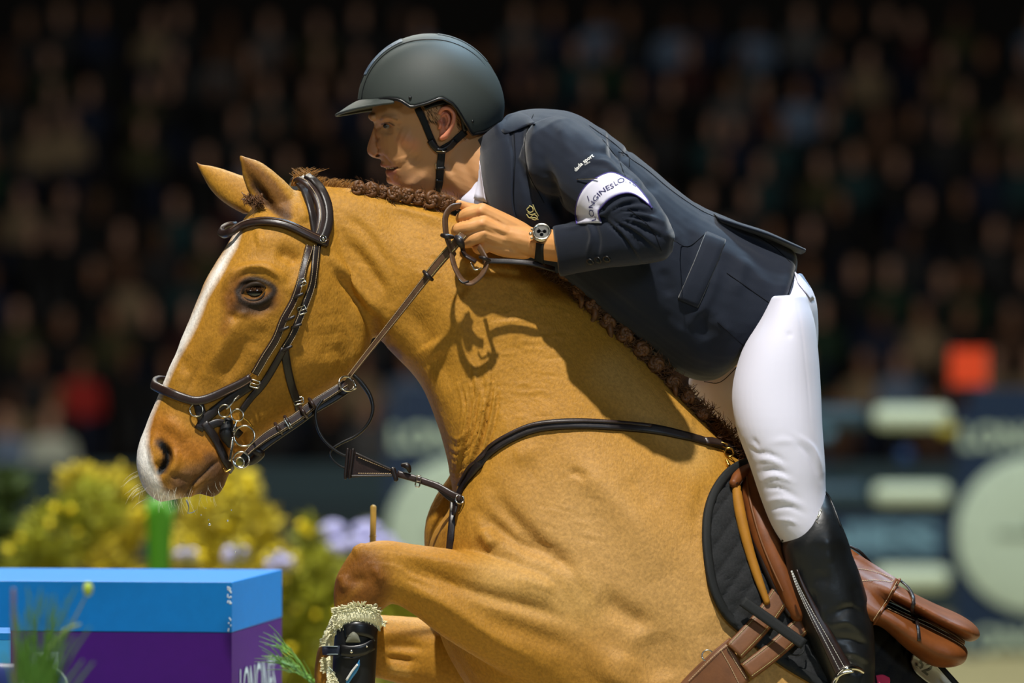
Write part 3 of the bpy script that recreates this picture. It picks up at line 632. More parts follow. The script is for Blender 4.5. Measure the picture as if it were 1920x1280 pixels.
# ---------------------------------------------------------------- helmet
hel = None
HC = P(806, 196, FY); HR = (.1335*1.0045, .112, .1315)
def e_min(al):   # lowest edge elevation by azimuth, 0 = front
    return np.interp(al, [0, 40, 55, 66, 76, 88, 100, 110, 120, 130, 145, 160, 180], [1, 1.5, 3, 2, -4.5, -1.5, 3.5, -2, -16, -27, -24, -17, -16])
def dome(scale=1.0, lo=None, az=(-180, 180), na=96, ne=30, thick=0):
    V = []; 
    for i in range(ne+1):
        row = []
        for j in range(na):
            al = az[0]+(az[1]-az[0])*j/na; e0 = e_min(abs(al)) if lo is None else lo; el = e0+(90-e0)*i/ne; a, e_ = math.radians(al), math.radians(el)
            bulge = 1+.05*max(0, -math.cos(a))*max(0, math.cos(e_))*(1-max(0, math.sin(e_)))
            row.append(HC+np.array([-math.cos(a)*math.cos(e_)*HR[0]*scale*bulge, math.sin(a)*math.cos(e_)*HR[1]*scale, math.sin(e_)*HR[2]*scale]))
        V.append(np.array(row))
    return V
Vd = dome(); inn = dome(.93)
outer = rings_mesh(Vd, False); k = len(outer[0]); vi, fi = rings_mesh(inn, False); na = 96
Fh = outer[1]+[tuple(q+k for q in f[::-1]) for f in fi]+[(j, j+k, (j+1) % na+k, (j+1) % na) for j in range(na)]
hel = mk('helmet', np.vstack([outer[0], vi]), Fh, M['helmet'], rider)
edge = [Vd[0][j] for j in range(na)]+[Vd[0][0]]
mkp('helmet_rim', tube(np.array(edge)[::1], .0032, n=8, sub=1), M['black'], hel)
def hp(x, py_y, s=1.004):   # point on dome by x offset (m from centre) and y offset
    z = math.sqrt(max(0, 1-(x/HR[0]/s)**2-(py_y/HR[1]/s)**2))*HR[2]*s
    return HC+np.array([x, py_y, z])
band = []
for i in range(41):
    a = math.radians(4+i*168/40); hw = .047-.012*abs(math.cos(a)); row = []
    for j in range(13):
        y = -hw+2*hw*j/12; r = math.sqrt(max(0, 1-(y/HR[1])**2)); k_ = 1.004+.014*(1-abs(2*j/12-1)**6); row.append(HC+np.array([-math.cos(a)*HR[0]*r*k_, y, math.sin(a)*HR[2]*r*k_]))
    band.append(np.array(row))
def grid(rows, i0=0, i1=None, j0=0, j1=None, off=0.0):
    G = [r[j0:j1] for r in rows[i0:i1]]; n = len(G[0]); V = np.vstack(G)+0; C0 = HC; V = V+(V-C0)/np.linalg.norm(V-C0, axis=1)[:, None]*off
    return V, [(i*n+j, i*n+j+1, (i+1)*n+j+1, (i+1)*n+j) for i in range(len(G)-1) for j in range(n-1)]
mkp('helmet_stripe', grid(band), M['helmet'], hel)
mkp('glitter_panel', grid(band, 5, 16, 1, 12, .0012), M['glitter'], hel)
mkp('glitter_panel', grid(band, 22, 34, 3, 10, .001), M['helmet'], hel)
mkp('stripe_seam', join([tube(np.array([r[0] for r in band]), .0011, n=6, sub=1), tube(np.array([r[-1] for r in band]), .0011, n=6, sub=1)]), M['black'], hel)
# visor
def visor(top):
    rows = []
    for i in range(25):
        a = math.radians(-62+124*i/24); L_ = .041*max(0, math.cos(a*1.42))**.75+.001; row = []
        for t in np.linspace(0, 1, 9):
            r = 1.0+0; base_ = np.array([-math.cos(a)*HR[0], math.sin(a)*HR[1], .004-.000*t]); dirv = np.array([-1, math.sin(a)*.15, 0]); p = HC+base_+dirv*L_*t+np.array([0, 0, -.024*t**1.2*max(0, math.cos(a))**2.2-.006*abs(math.sin(a))*0+(.004 if top else -.0)-t*.002*(1 if top else 0)])
            row.append(p)
        rows.append(np.array(row))
    return rows
vt, vb = visor(True), visor(False); n9 = 9; A = np.vstack(vt+vb); off = len(vt)*n9; Fv = []
for i in range(24):
    for j in range(8): a = i*n9+j; Fv += [(a, a+1, a+n9+1, a+n9), (a+off, a+n9+off, a+n9+1+off, a+1+off)]
for i in range(24): a = i*n9+8; Fv.append((a, a+off, a+n9+off, a+n9)); b = i*n9; Fv.append((b, b+n9, b+n9+off, b+off))
mk('visor', A, Fv, M['helmet'], hel)
mkp('visor_edge', tube(np.array([r[8]-[0, 0, .002] for r in vt]), .0028, n=8, sub=1), M['helmet'], hel)
mkp('badge', join([tube([hp(-.1275, -.012), hp(-.124, -.014), hp(-.118, -.015)], .003, n=8), tube([hp(-.1285, -.0), hp(-.123, -.0), hp(-.116, -.0)], .003, n=8)]), M['black'], hel)
for x, y in ((771,188),(887,231)):
    a = (x-806)/1000/HR[0]; zz = (196-y)/1000/HR[2]; yy = -math.sqrt(max(0, 1-a*a-zz*zz))*HR[1]; mkp('rivet', ball(HC+np.array([a*HR[0], yy-.0005, zz*HR[2]]), .003, 10, 8), M['black'], hel)
def seg_strap(pts, wd, th, nrm=(0, -1, 0), step=.006):
    """flat strap through 3-D points, width mm, thickness mm, facing nrm"""
    A = even(np.asarray(pts, float), step); nr = np.asarray(nrm, float)
    return ribbon(A, np.tile(nr, (len(A), 1)) if nr.ndim == 1 else nr, wd, th)
def ribbon(A, N, wd, th, close=True):
    T = np.gradient(A, axis=0); T /= np.linalg.norm(T, axis=1)[:, None]+1e-9; wd = np.broadcast_to(np.asarray(wd, float), (len(A),)); R = []
    N = N-T*np.sum(N*T, 1)[:, None]; N /= np.linalg.norm(N, axis=1)[:, None]+1e-9; S = np.cross(T, N)
    prof = [(-.5, -.3), (-.44, .5), (-.2, .62), (.2, .62), (.44, .5), (.5, -.3), (.44, -.5), (-.44, -.5)]
    for i in range(len(A)): R.append(np.array([A[i]+S[i]*a*wd[i]/1000+N[i]*b*th/1000 for a, b in prof]))
    return rings_mesh(R)
def on(bv, pts, lift=.002, step=.006, its=3):
    """project a px path on a surface; returns points and normals"""
    A = even([(x, y, 0) for x, y in pts], step*1000)[:, :2]; X = []; N = []
    for x, y in A:
        h = surf(bv, x, y); X.append(h[0] if h else None); N.append(h[1] if h else None)
    ok = [i for i in range(len(X)) if X[i] is not None]
    ys = np.interp(range(len(X)), ok, [X[i][1] for i in ok]); Ns = np.array([[np.interp(i, ok, [N[k][c] for k in ok]) for c in range(3)] for i in range(len(X))])
    for it in range(its):
        ys[1:-1] = np.minimum(ys[1:-1], (ys[:-2]+ys[1:-1]*2+ys[2:])/4); Ns[1:-1] = (Ns[:-2]+Ns[1:-1]+Ns[2:])/3
    Ns[:, 1] = np.minimum(Ns[:, 1], -.35); Ns /= np.linalg.norm(Ns, axis=1)[:, None]
    return np.array([P(x, y, yy) for (x, y), yy in zip(A, ys)])+Ns*lift, Ns
# helmet harness
def head_strap(name, pts, wd, th=2.2, lift=.003, mat=None, parent=None):
    A, N = on([RHV], pts, lift, .004); return mkp(name, ribbon(A, N, wd, th), mat or M['strap_black'], parent or hel)
head_strap('chin_strap', [(783,203),(795,228),(806,255),(816,277)], 13)
head_strap('chin_strap', [(872,246),(858,258),(845,270),(828,280)], 15)
head_strap('strap_junction', [(806,262),(814,274),(826,282),(842,274),(852,262)], 13, 3.4, .005, M['leather_dk'])
head_strap('chin_strap', [(828,278),(826,300),(824,325),(822,345),(816,362)], 15, 2.6, .004)
head_strap('strap_keeper', [(818,279),(836,280)], 5, 4, .007, M['black']); head_strap('strap_keeper', [(818,314),(834,315)], 5, 3.4, .006, M['black']); head_strap('strap_keeper', [(816,336),(832,337)], 4, 3, .006, M['black'])
mkp('buckle', join([ptube([(819,283,surf(RHV,822,283)[0][1]-.008),(835,284,surf(RHV,834,284)[0][1]-.009)], [1.2,1.2], n=8), ptube([(817,306,surf(RHV,820,306)[0][1]-.006),(818,316,surf(RHV,820,316)[0][1]-.006)], [1,1], n=8)]), M['steel'], hel)
A, N = on([RHV], [(858,202),(867,222),(872,244)], .004, .004); mkp('ear_pad', ribbon(A, N, 12, 5), M['black'], hel)
mkp('ear_padding', ribbon(*on([RHV], [(796,203),(815,196),(835,192),(852,196),(862,206)], .004, .004), 9, 4), M['black'], hel)
# ---------------------------------------------------------------- jacket
JY = .03
torso = [(944,226,900,262,.045,JY+.01),(948,219,895,330,.085,JY),(962,212,905,400,.125,JY),(985,206,925,462,.160,JY),(1030,204,968,496,.192,JY),(1085,216,1030,516,.202,JY),(1150,258,1090,560,.200,JY),(1225,318,1150,612,.192,JY),
 (1300,378,1215,655,.186,JY),(1380,414,1262,692,.186,JY),(1440,443,1305,712,.19,JY),(1478,464,1345,710,.192,JY),(1492,480,1388,676,.190,JY),(1492,505,1420,640,.178,JY),(1482,550,1452,602,.12,JY)]
NY = -.20
uparm = ptube([(1045,292,-.125),(1085,322,-.175),(1128,356,-.225),(1170,395,-.262),(1200,428,-.285)], [76,72,66,60,54], n=24)
forearm = loft([(1262,435,1262,470,.015,-.285),(1240,392,1246,488,.048,-.285),(1190,384,1205,496,.054,-.280),(1130,398,1145,502,.052,-.262),(1080,413,1095,510,.049,-.225),(1036,424,1049,519,.047,-.190)], n=28)
forearm2 = ptube([(1190,420,-.29),(1215,438,-.285),(1222,440,-.275)], [44,46,40], n=20)
far_sl = ptube([(1030,300,.20),(1120,430,.27),(1080,490,.21),(1010,480,.185)], [76,60,48,42], n=20)
JK = Clay([loft(torso, n=48), uparm, forearm, forearm2, far_sl], voxel=.0036, smooth=5)
JK.sculpt([([(960,225),(955,260),(960,300)], 9, -5), ([(985,215),(975,260),(985,330),(1000,400)], 9, -7), ([(1010,215),(1000,270),(1010,350)], 12, 5), ([(1020,300),(1040,370),(1060,420)], 12, -8), ([(990,300),(1010,360)], 9, 4),
 ([(1050,225),(1070,300)], 16, 4), ([(1130,240),(1135,290)], 7, 5), ([(1100,285),(1150,290),(1180,320)], 7, -5), ([(1110,300),(1140,308),(1165,330)], 6, 4),
 ([(1185,270),(1165,300)], 8, -5), ([(1080,330),(1110,310),(1150,312)], 6, -3), ([(1240,350),(1200,350)], 12, -4), ([(1280,400),(1300,470),(1290,540)], 18, -5), ([(1350,480),(1330,560),(1280,620)], 12, 5),
 ([(1395,480),(1380,560)], 14, 5), ([(1310,580),(1330,640)], 16, -6), ([(1340,590),(1370,630)], 14, 4), ([(1240,500),(1260,560)], 16, -5), ([(1100,520),(1200,600)], 18, -5),
 ([(1250,430),(1262,455)], 12, 4), ([(1060,240),(1100,262),(1130,300)], 22, 5), ([(1140,262),(1160,300),(1195,338)], 8, -7), ([(1020,330),(1050,400)], 10, -8), ([(1240,600),(1290,640),(1330,690)], 22, 5), ([(1320,400),(1400,450),(1470,500)], 14, -5), ([(1300,430),(1400,500),(1460,560)], 16, 5)])
fan = []
for k, (x1, y1) in enumerate([(1205,372),(1228,392),(1245,415),(1252,442),(1240,468),(1205,488)]):
    a, b = np.array([1128., 402.]), np.array([x1, y1], float); m = (a+b)/2+np.array([2, -9]); fan.append(([tuple(a), tuple(m), tuple(b)], 4.5, 3.2)); fan.append(([(a[0], a[1]+6), (m[0], m[1]+8), (b[0]-2, b[1]+9)], 4, -3.4))
fan += [([(1095,408),(1110,440),(1100,480)], 5, 1.8), ([(1108,405),(1122,445),(1118,490)], 5, -1.8), ([(1045,430),(1080,425),(1110,408)], 4, 1.5)]
fan += [([(1136,395),(1126,388),(1116,384)], 4, -3)]
JK.sculpt([(p, r, a*1.5) for p, r, a in fan]); JK.noise(.0009, .07, 11, 2)
jk = JK.build('jacket', M['jacket'], rider); JV = JK.bvh()
def on_jacket(name, pts, wd, th=1.2, lift=.0005, mat=None, parent=None, step=.006):
    A, N = on([JV], pts, lift, step); return mkp(name, ribbon(A, N, wd, th), mat or M['jacket'], parent or jk)
def seam(pts, r=.8, mat=None, parent=None, bv=None, lift=.0004, name='seam'):
    A, N = on(bv or [JV], pts, lift, .006); return mkp(name, tube(A, r/1000, n=6, sub=1), mat or M['jacket_dk'], parent or jk)
for pts in ([(1105,236),(1150,268),(1180,296),(1212,318),(1260,358),(1310,392),(1345,408),(1370,412)], [(1363,512),(1410,545),(1463,582)], [(1346,604),(1372,628),(1398,652)], [(1130,262),(1148,285),(1160,300),(1172,330)],
            [(1160,285),(1178,292),(1180,312)], [(1000,215),(985,260),(990,320),(1020,380)], [(1262,450),(1290,462),(1325,436)], [(1345,408),(1400,432),(1450,462),(1482,492)], [(1320,715),(1350,716),(1385,684),(1430,640),(1465,585),(1488,520)], [(1180,392),(1222,430),(1240,470)]):
    seam(pts)
# jacket tail vent flap lifted in the wind
fl = Clay([loft([(1335,400,1352,424,.10,JY),(1380,416,1392,436,.12,JY),(1430,432,1440,452,.13,JY),(1475,452,1480,468,.13,JY),(1505,466,1504,476,.12,JY)], n=32)], smooth=0)
fl.build('jacket_tail', M['jacket'], jk)
on_jacket('pocket_flap', [(1342,444),(1322,495),(1290,568)], 42, 5, .002, step=.008)
# lapel and collar
def sheet(poly_rows, bv, th=.004, lift=.002, mat=None, name='sheet', parent=None):
    """quad patch draped on a surface: rows of px points"""
    G = []; m = len(poly_rows[0])
    rows = [cr(r, 4) for r in poly_rows]; rows = [np.array([rows[i][j] for i in range(len(rows))]) for j in range(len(rows[0]))]; rows = [cr(r, 4) for r in rows]
    for r in rows:
        line = []
        for x, y in r:
            h = surf(bv, x, y); line.append((x, y, h[0][1] if h else None))
        G.append(line)
    ys = [q[2] for l in G for q in l if q[2] is not None]; dflt = np.mean(ys) if ys else 0; n = len(G[0]); Y = np.array([[q[2] if q[2] is not None else np.nan for q in l] for l in G])
    for it in range(60):
        bad = np.isnan(Y)
        if not bad.any(): break
        Z = np.pad(Y, 1, constant_values=np.nan)
        with np.errstate(all='ignore'):
            import warnings; warnings.simplefilter('ignore'); av = np.nanmean(np.stack([Z[:-2, 1:-1], Z[2:, 1:-1], Z[1:-1, :-2], Z[1:-1, 2:]]), 0)
        Y[bad] = av[bad]
    Y = np.where(np.isnan(Y), dflt, Y)
    for it in range(2):
        Z = np.pad(Y, 1, mode='edge'); Y = np.minimum(Y, (Z[:-2, 1:-1]+Z[2:, 1:-1]+Z[1:-1, :-2]+Z[1:-1, 2:]+4*Y)/8)
    top = np.array([P(G[i][j][0], G[i][j][1], Y[i, j]-lift-th) for i in range(len(G)) for j in range(n)]); bot = np.array([P(G[i][j][0], G[i][j][1], Y[i, j]-lift) for i in range(len(G)) for j in range(n)])
    k = len(top); F = []; R_n = len(G)
    for i in range(R_n-1):
        for j in range(n-1): a = i*n+j; F.append((a, a+1, a+n+1, a+n)); F.append((a+k, a+n+k, a+n+1+k, a+1+k))
    per = [j for j in range(n)]+[i*n+n-1 for i in range(1, R_n)]+[(R_n-1)*n+j for j in range(n-2, -1, -1)]+[i*n for i in range(R_n-2, 0, -1)]
    for q in range(len(per)): a, b = per[q], per[(q+1) % len(per)]; F.append((a, a+k, b+k, b))
    return mk(name, np.vstack([top, bot]), F, mat, parent)
sheet([[(896,262),(902,320),(915,382),(940,440)], [(925,238),(935,300),(945,380),(965,450)], [(948,222),(962,290),(962,380),(978,440)]], [JV], .004, .003, M['jacket'], 'lapel', jk)
seam([(916,333),(928,342),(940,318)], 1.0); seam([(962,226),(966,290),(964,380),(976,440)], 1.0)
sheet([[(935,236),(945,250),(958,248)], [(950,216),(965,224),(985,238)], [(970,210),(990,216),(1004,232)]], [JV], .004, .004, M['jacket'], 'collar', jk)
for k, (x, y) in enumerate(((1107,490),(1122,487),(1138,485))):
    h = surf(JV, x, y); b = join([ringm(h[0]+h[1]*.001, h[1], .0062, .0016, 20, 6), ball(h[0], (.006, .0015, .006), 14, 8)]); mkp('cuff_button', b, M['black'], jk)
shirt = Clay([loft([(894,268,930,262,.050,FY-.004),(888,310,935,300,.060,FY-.006),(874,352,940,345,.064,FY-.008),(858,378,950,385,.068,FY-.01),(880,398,960,402,.07,FY-.01)], n=32)], smooth=0)
shirt.build('shirt_collar', M['shirt'], rider)
sheet([[(894,286),(897,330),(888,372)], [(899,300),(906,345),(914,380)]], [JV, shirt.bvh()], .003, .004, M['shirt'], 'shirt_front', rider)
# armband with print
ab = ribbon
rows_ab = []
bx = [(1082,420),(1080,395),(1086,370),(1100,348),(1122,332),(1145,324),(1165,330),(1190,346),(1212,372),(1222,388)]
bi = [(1128,418),(1122,398),(1130,386),(1142,374),(1160,365),(1178,362),(1192,366),(1204,374),(1216,384),(1223,390)]
mid = [((a+c)/2, (b+d)/2-1) for (a, b), (c, d) in zip(bx, bi)]
arm = sheet([bx, mid, bi], [JV], .003, .0015, M['shirt'], 'armband', rider)
me = arm.data; AV = BVHTree.FromPolygons([list(v.co) for v in me.vertices], [list(p.vertices) for p in me.polygons])
# the sheet is built in world space relative to its parent empty
def world_bvh(o):
    mt = o.matrix_basis if o.parent is None else None
    return BVHTree.FromPolygons([list(v.co) for v in o.data.vertices], [list(p.vertices) for p in o.data.polygons])
seam(bx, 1.6, M['purple_trim'], arm, [AV, JV], .001, 'trim'); seam(bi, 1.3, M['purple_trim'], arm, [AV, JV], .001, 'trim')
ax, ay = 1084, 314
h1, h2 = surf([JV], 1082, 336), surf([AV, JV], 1120, 335); mkp('safety_pin', tube([h1[0]+[0, -.003, 0], (h1[0]+h2[0])/2+[0, -.006, 0], h2[0]+[0, -.004, 0]], .0011, n=6), M['steel'], arm)

def text_on(name, txt, path, size, mat, parent, bv, lift=.0006, th=.0004, shear=0, sx=1.0, bold=0.0, align='LEFT'):
    """lettering laid along a px path on a surface"""
    cu = bpy.data.curves.new('t', 'FONT'); cu.body = txt; cu.size = 1; cu.offset = bold; cu.resolution_u = 2; ob = bpy.data.objects.new('t', cu); COL.objects.link(ob)
    dg = bpy.context.evaluated_depsgraph_get(); me = bpy.data.meshes.new_from_object(ob.evaluated_get(dg)); bpy.data.objects.remove(ob)
    V = np.array([v.co[:] for v in me.vertices]); F = [tuple(p.vertices) for p in me.polygons]; bpy.data.meshes.remove(me)
    V[:, 0] -= V[:, 0].min(); Wd = V[:, 0].max(); pth = cr(path, 10) if len(path) > 2 else np.array(path, float); d = np.r_[0, np.cumsum(np.hypot(*np.diff(pth, axis=0).T))]; Lp = d[-1]
    k = Lp/Wd if sx == 'fit' else size*sx; out = []
    for x, y, z in V:
        t = x*k; px = np.interp(t, d, pth[:, 0]); py = np.interp(t, d, pth[:, 1]); i = min(max(np.searchsorted(d, t)-1, 0), len(pth)-2); T = pth[i+1]-pth[i]; T = T/np.linalg.norm(T); Nn = np.array([T[1], -T[0]])
        q = np.array([px, py])+Nn*y*size+T*y*size*shear; h = surf(bv, *q) if bv else None
        out.append((q[0], q[1], h[0][1] if h else np.nan))
    o = np.array(out); good = ~np.isnan(o[:, 2]); o[~good, 2] = o[good, 2].mean() if good.any() else 0
    Vt = np.array([P(x, y, yy-lift) for x, y, yy in o]); return mk(name, Vt, F, mat, parent, False)
text_on('armband_lettering', 'LONGINES', [(1118,412),(1112,392),(1120,374),(1134,360),(1152,351)], 13, M['navy_ink'], arm, [AV, JV], sx='fit', lift=.0012)
text_on('armband_lettering', 'LONG', [(1154,348),(1166,342),(1180,343),(1192,350)], 13, M['navy_ink'], arm, [AV, JV], sx='fit', lift=.0012)
text_on('armband_number', '1', [(1104,377),(1112,374)], 15, M['navy_ink'], arm, [AV, JV], lift=.0012)
text_on('sleeve_lettering', 'dada sport', [(1080,322),(1090,311),(1101,302),(1114,293)], 10, M['logo_white'], jk, [JV], sx='fit', lift=.001, bold=.02)
text_on('sleeve_lettering', 'PARIS', [(1097,310),(1107,304)], 3.2, M['logo_white'], jk, [JV], sx='fit', lift=.001)
emb = [[(992,388),(988,393),(994,398),(1000,395),(998,388),(993,386)], [(990,398),(996,402),(1004,400)], [(996,406),(1002,402),(1008,407),(1004,412),(998,410)], [(1000,384),(1004,394),(1010,404)], [(988,402),(993,408),(1003,408),(1009,411)]]
mkp('embroidered_monogram', join([tube(on([JV], p, .001, .002)[0], .0011, n=5, sub=1) for p in emb]), M['gold_thread'], jk)
# watch
c = surf(RDV, 1016, 438); n_ = np.array([-.05, -.92, .38]); n_ /= np.linalg.norm(n_); wc = P(1016, 438, c[0][1]-.004)
a = np.cross(n_, [0, 0, 1]); a /= np.linalg.norm(a); b = np.cross(a, n_)
def disc(c, nrm, R, t, n=32):
    nrm = np.asarray(nrm, float); a = np.cross(nrm, [0, 0, 1.]); a /= np.linalg.norm(a); b = np.cross(a, nrm); th = np.linspace(0, 2*np.pi, n, endpoint=False); rings = []
    for rr, h in ((R*.6, 0), (R, 0), (R, t*.7), (R*.93, t), (R*.5, t)): rings.append(c+rr*(np.cos(th)[:, None]*a+np.sin(th)[:, None]*b)+nrm*h)
    return rings_mesh(rings)
watch = mkp('watch', join([disc(wc, n_, .0185, .008), ringm(wc+n_*.009, n_, .0155, .0022), ball(wc+a*.021, .0035, 10, 8), ball(wc+a*.0185+b*.009, .0025, 8, 6), ball(wc+a*.0185-b*.009, .0025, 8, 6)]), M['steel'], rider)
mkp('watch_face', disc(wc+n_*.0084, n_, .0140, .0006), material('silver_dial', (206,200,188), .35, .5), watch)
for q in ((-.0055, .001), (.0055, .001), (0, -.0055)): mkp('subdial', disc(wc+n_*.0092+a*q[0]+b*q[1], n_, .0036, .0003, 16), M['black'], watch)
mkp('watch_hand', join([tube([wc+n_*.010, wc+n_*.010+a*.006+b*.007], .0005, n=5), tube([wc+n_*.010, wc+n_*.010-a*.004+b*.003], .0006, n=5)]), M['black'], watch)
mkp('watch_glass', disc(wc+n_*.0105, n_, .0142, .0008), material('watch_crystal', (255,255,255), .02, .5, trans=1), watch)
A, N = on([RDV], [(1013,456),(1012,472),(1011,492)], .0015, .004); A[-1] += [0, .03, .002]; mkp('watch_strap', ribbon(A, N, 19, 2.4), M['strap_black'], watch)
A, N = on([RDV], [(1020,426),(1019,424),(1018,431)], .0, .004)
# ---------------------------------------------------------------- breeches and boots
near_leg_r = [(1440,556,1508,552,.10,-.10),(1420,600,1526,600,.112,-.115),(1390,660,1534,660,.112,-.14),(1373,730,1539,730,.106,-.165),(1380,800,1542,800,.096,-.190),(1405,870,1547,870,.086,-.205),(1425,930,1549,925,.076,-.213),(1447,985,1560,980,.068,-.22),(1475,1030,1580,1030,.058,-.222)]
far_leg_r = [(1410,560,1500,560,.10,.16),(1345,640,1500,640,.11,.19),(1296,700,1480,720,.10,.22),(1296,740,1460,780,.09,.25),(1330,800,1470,850,.085,.28),(1395,890,1500,900,.07,.29),(1440,960,1550,950,.062,.29),(1470,1030,1575,1030,.056,.288)]
seat = loft([(1455,520,1502,512,.12,JY),(1440,560,1527,556,.165,JY),(1430,610,1533,610,.175,JY),(1430,665,1530,665,.165,JY),(1430,700,1515,700,.14,JY)])
BR = Clay([loft(near_leg_r), loft(far_leg_r), seat], voxel=.0042, smooth=5)
wr = [([(1415,850),(1440,850),(1475,866)], 5, -2.5), ([(1418,862),(1445,862),(1470,874)], 5, 2.2), ([(1425,885),(1450,880),(1480,890)], 5, -3), ([(1428,900),(1455,892),(1490,905)], 5, 2.5), ([(1432,915),(1462,915),(1500,935)], 5, -2.5),
 ([(1436,940),(1470,935),(1510,950)], 5, 2.2), ([(1442,955),(1480,950),(1510,965)], 4, -2.5), ([(1450,975),(1480,975),(1500,985)], 4, 2), ([(1480,820),(1515,850),(1538,900)], 6, -2.5), ([(1490,812),(1525,840),(1543,885)], 5, 2), ([(1440,830),(1480,826),(1510,840)], 7, 1.5),
 ([(1475,625),(1486,630)], 7, -2), ([(1505,540),(1515,570)], 4, 1.6), ([(1486,545),(1500,600),(1512,700),(1520,800)], 2.2, -.9), ([(1410,820),(1425,840)], 5, -2), ([(1405,838),(1422,850)], 4, -2)]
BR.sculpt(wr); brc = BR.build('breeches', M['breech'], rider); BV = BR.bvh()
sheet([[(1488,506),(1496,530)], [(1508,528),(1510,548)], [(1527,560),(1520,562)]], [BV], .003, .003, M['breech'], 'belt_loop', brc)
boot_st = [(1536,918,1553,930,.018,-.222,2.3),(1514,952,1570,966,.055,-.222,2.4),(1486,995,1588,1008,.073,-.223,2.4),(1466,1016,1598,1040,.072,-.224,2.3),(1472,1058,1612,1075,.070,-.225),(1484,1110,1627,1125,.068,-.225),(1503,1170,1638,1180,.062,-.226),(1530,1235,1641,1240,.054,-.226),(1553,1290,1640,1292,.048,-.226),(1572,1340,1645,1345,.045,-.226),(1575,1385,1665,1385,.046,-.224)]
foot = [(1672,1370,1660,1415,.035,-.22),(1620,1360,1620,1420,.042,-.22),(1560,1375,1565,1430,.044,-.22),(1500,1395,1510,1440,.042,-.22),(1465,1410,1470,1440,.028,-.22)]
BT = Clay([loft(boot_st, n=48), loft(foot)], voxel=.004, smooth=3)
BT.sculpt([([(1560,1150),(1600,1140),(1625,1165)], 9, -5), ([(1555,1172),(1590,1165),(1620,1190)], 8, 4), ([(1560,1195),(1600,1200),(1632,1215)], 9, -5), ([(1575,1225),(1605,1225),(1632,1245)], 9, 4.5), ([(1590,1250),(1620,1262)], 7, -4), ([(1520,1080),(1560,1090)], 20, -3), ([(1600,1090),(1612,1140)], 10, -3), ([(1550,1000),(1555,1060)], 14, 3), ([(1540,1130),(1545,1180)], 10, 3), ([(1520,1100),(1530,1160)], 10, -3)])
bt = BT.build('boot', M['boot'], rider); BTV = BT.bvh()
seam([(1466,1015),(1490,1000),(1510,972),(1524,942),(1538,922),(1550,926),(1562,950),(1575,985)], 2.0, M['boot'], bt, [BTV], .001, 'boot_top_piping')
mkp('boot_logo', join([tube(on([BTV], p, .001, .002)[0], .0009, n=5, sub=1) for p in ([(1533,980),(1530,974),(1535,970),(1532,966)], [(1534,970),(1538,962),(1534,959)], [(1536,963),(1540,958),(1537,954)])]), M['steel'], bt)
fb = [(x0, y0, x1, y1, w_, .285) for x0, y0, x1, y1, w_, *_ in [(s[0]-20, s[1]+20, s[2]-20, s[3]+20, s[4]) for s in boot_st]]
Clay([loft(fb)], smooth=0).build('boot', M['boot'], rider)
# ---------------------------------------------------------------- tack helpers
SB_ = []
def strap(name, pts, wd, mat, parent, th=4, lift=.003, bv=None, stitch=None, step=.007, st_mat=None):
    """leather strap laid on the horse along a px path (or free when 3-tuples are given)"""
    if len(pts[0]) == 3:
        A0 = np.array([P(*p) for p in pts]); A = even(A0, step); h = [surf([HBV], *[float(v[0]) for v in to_px(a[None])]) for a in (A[0], A[-1])]
        N = np.tile(np.array([0, -1, .25]), (len(A), 1))
    else: A, N = on(bv or [HBV], pts, lift, step, 40 if bv is SB_ else 3)
    w_ = wd*1.2 if np.isscalar(wd) else np.interp(np.linspace(0, 1, len(A)), np.linspace(0, 1, len(wd)), wd)*1.2
    o = mkp(name, ribbon(A, N, w_, th*.8), mat, parent)
    if stitch:
        T = np.gradient(A, axis=0); T /= np.linalg.norm(T, axis=1)[:, None]+1e-9; Nn = N-T*np.sum(N*T, 1)[:, None]; Nn /= np.linalg.norm(Nn, axis=1)[:, None]; S = np.cross(T, Nn); parts = []
        for sg in (-1, 1):
            X = A+S*(sg*np.broadcast_to(w_, (len(A),))*.36/1000)[:, None]+Nn*(th*.62/1000); X = even(X, .0042)
            for i in range(0, len(X)-1): a, b = X[i], X[i+1]; parts.append(tube([a, a+(b-a)*.68], .00045, n=4, sub=1))
        tag(mkp('stitching', join(parts), st_mat or M['stitch'], o), kind='stuff')
    return o, A, N
def at_s(px, py, lift=.004, bv=None):
    h = surf(bv or [HBV], px, py); return h[0]+h[1]*lift, h[1]
def loop_ring(name, px, py, R, r, parent, mat=None, y=None, nrm=(0, -1, .1), arc=6.2832, a0=0, lift=.008):
    if y is None: c, n_ = at_s(px, py, lift)
    else: c = P(px, py, y)
    return mkp(name, ringm(c, nrm, R/1000, r/1000, 32, 8, arc, a0), mat or M['steel'], parent)
def buckle(px, py, w_, h_, ang, parent, mat=None, lift=.007, y=None, bv=None):
    if y is None: c, n_ = at_s(px, py, lift, bv)
    else: c = P(px, py, y)
    ca, sa = math.cos(math.radians(ang)), math.sin(math.radians(ang)); X = np.array([ca, 0, -sa]); Z = np.array([sa, 0, ca]); w_, h_ = w_/2000, h_/2000
    q = [c+X*a*w_+Z*b*h_ for a, b in ((-1, -.8), (-.8, -1), (.8, -1), (1, -.8), (1, .8), (.8, 1), (-.8, 1), (-1, .8), (-1, -.8))]
    return mkp('buckle', join([tube(q, .0013, n=8, sub=1), tube([c+Z*0-X*w_, c+[0, -.002, 0], c+X*w_], .0009, n=6)]), mat or M['steel'], parent)
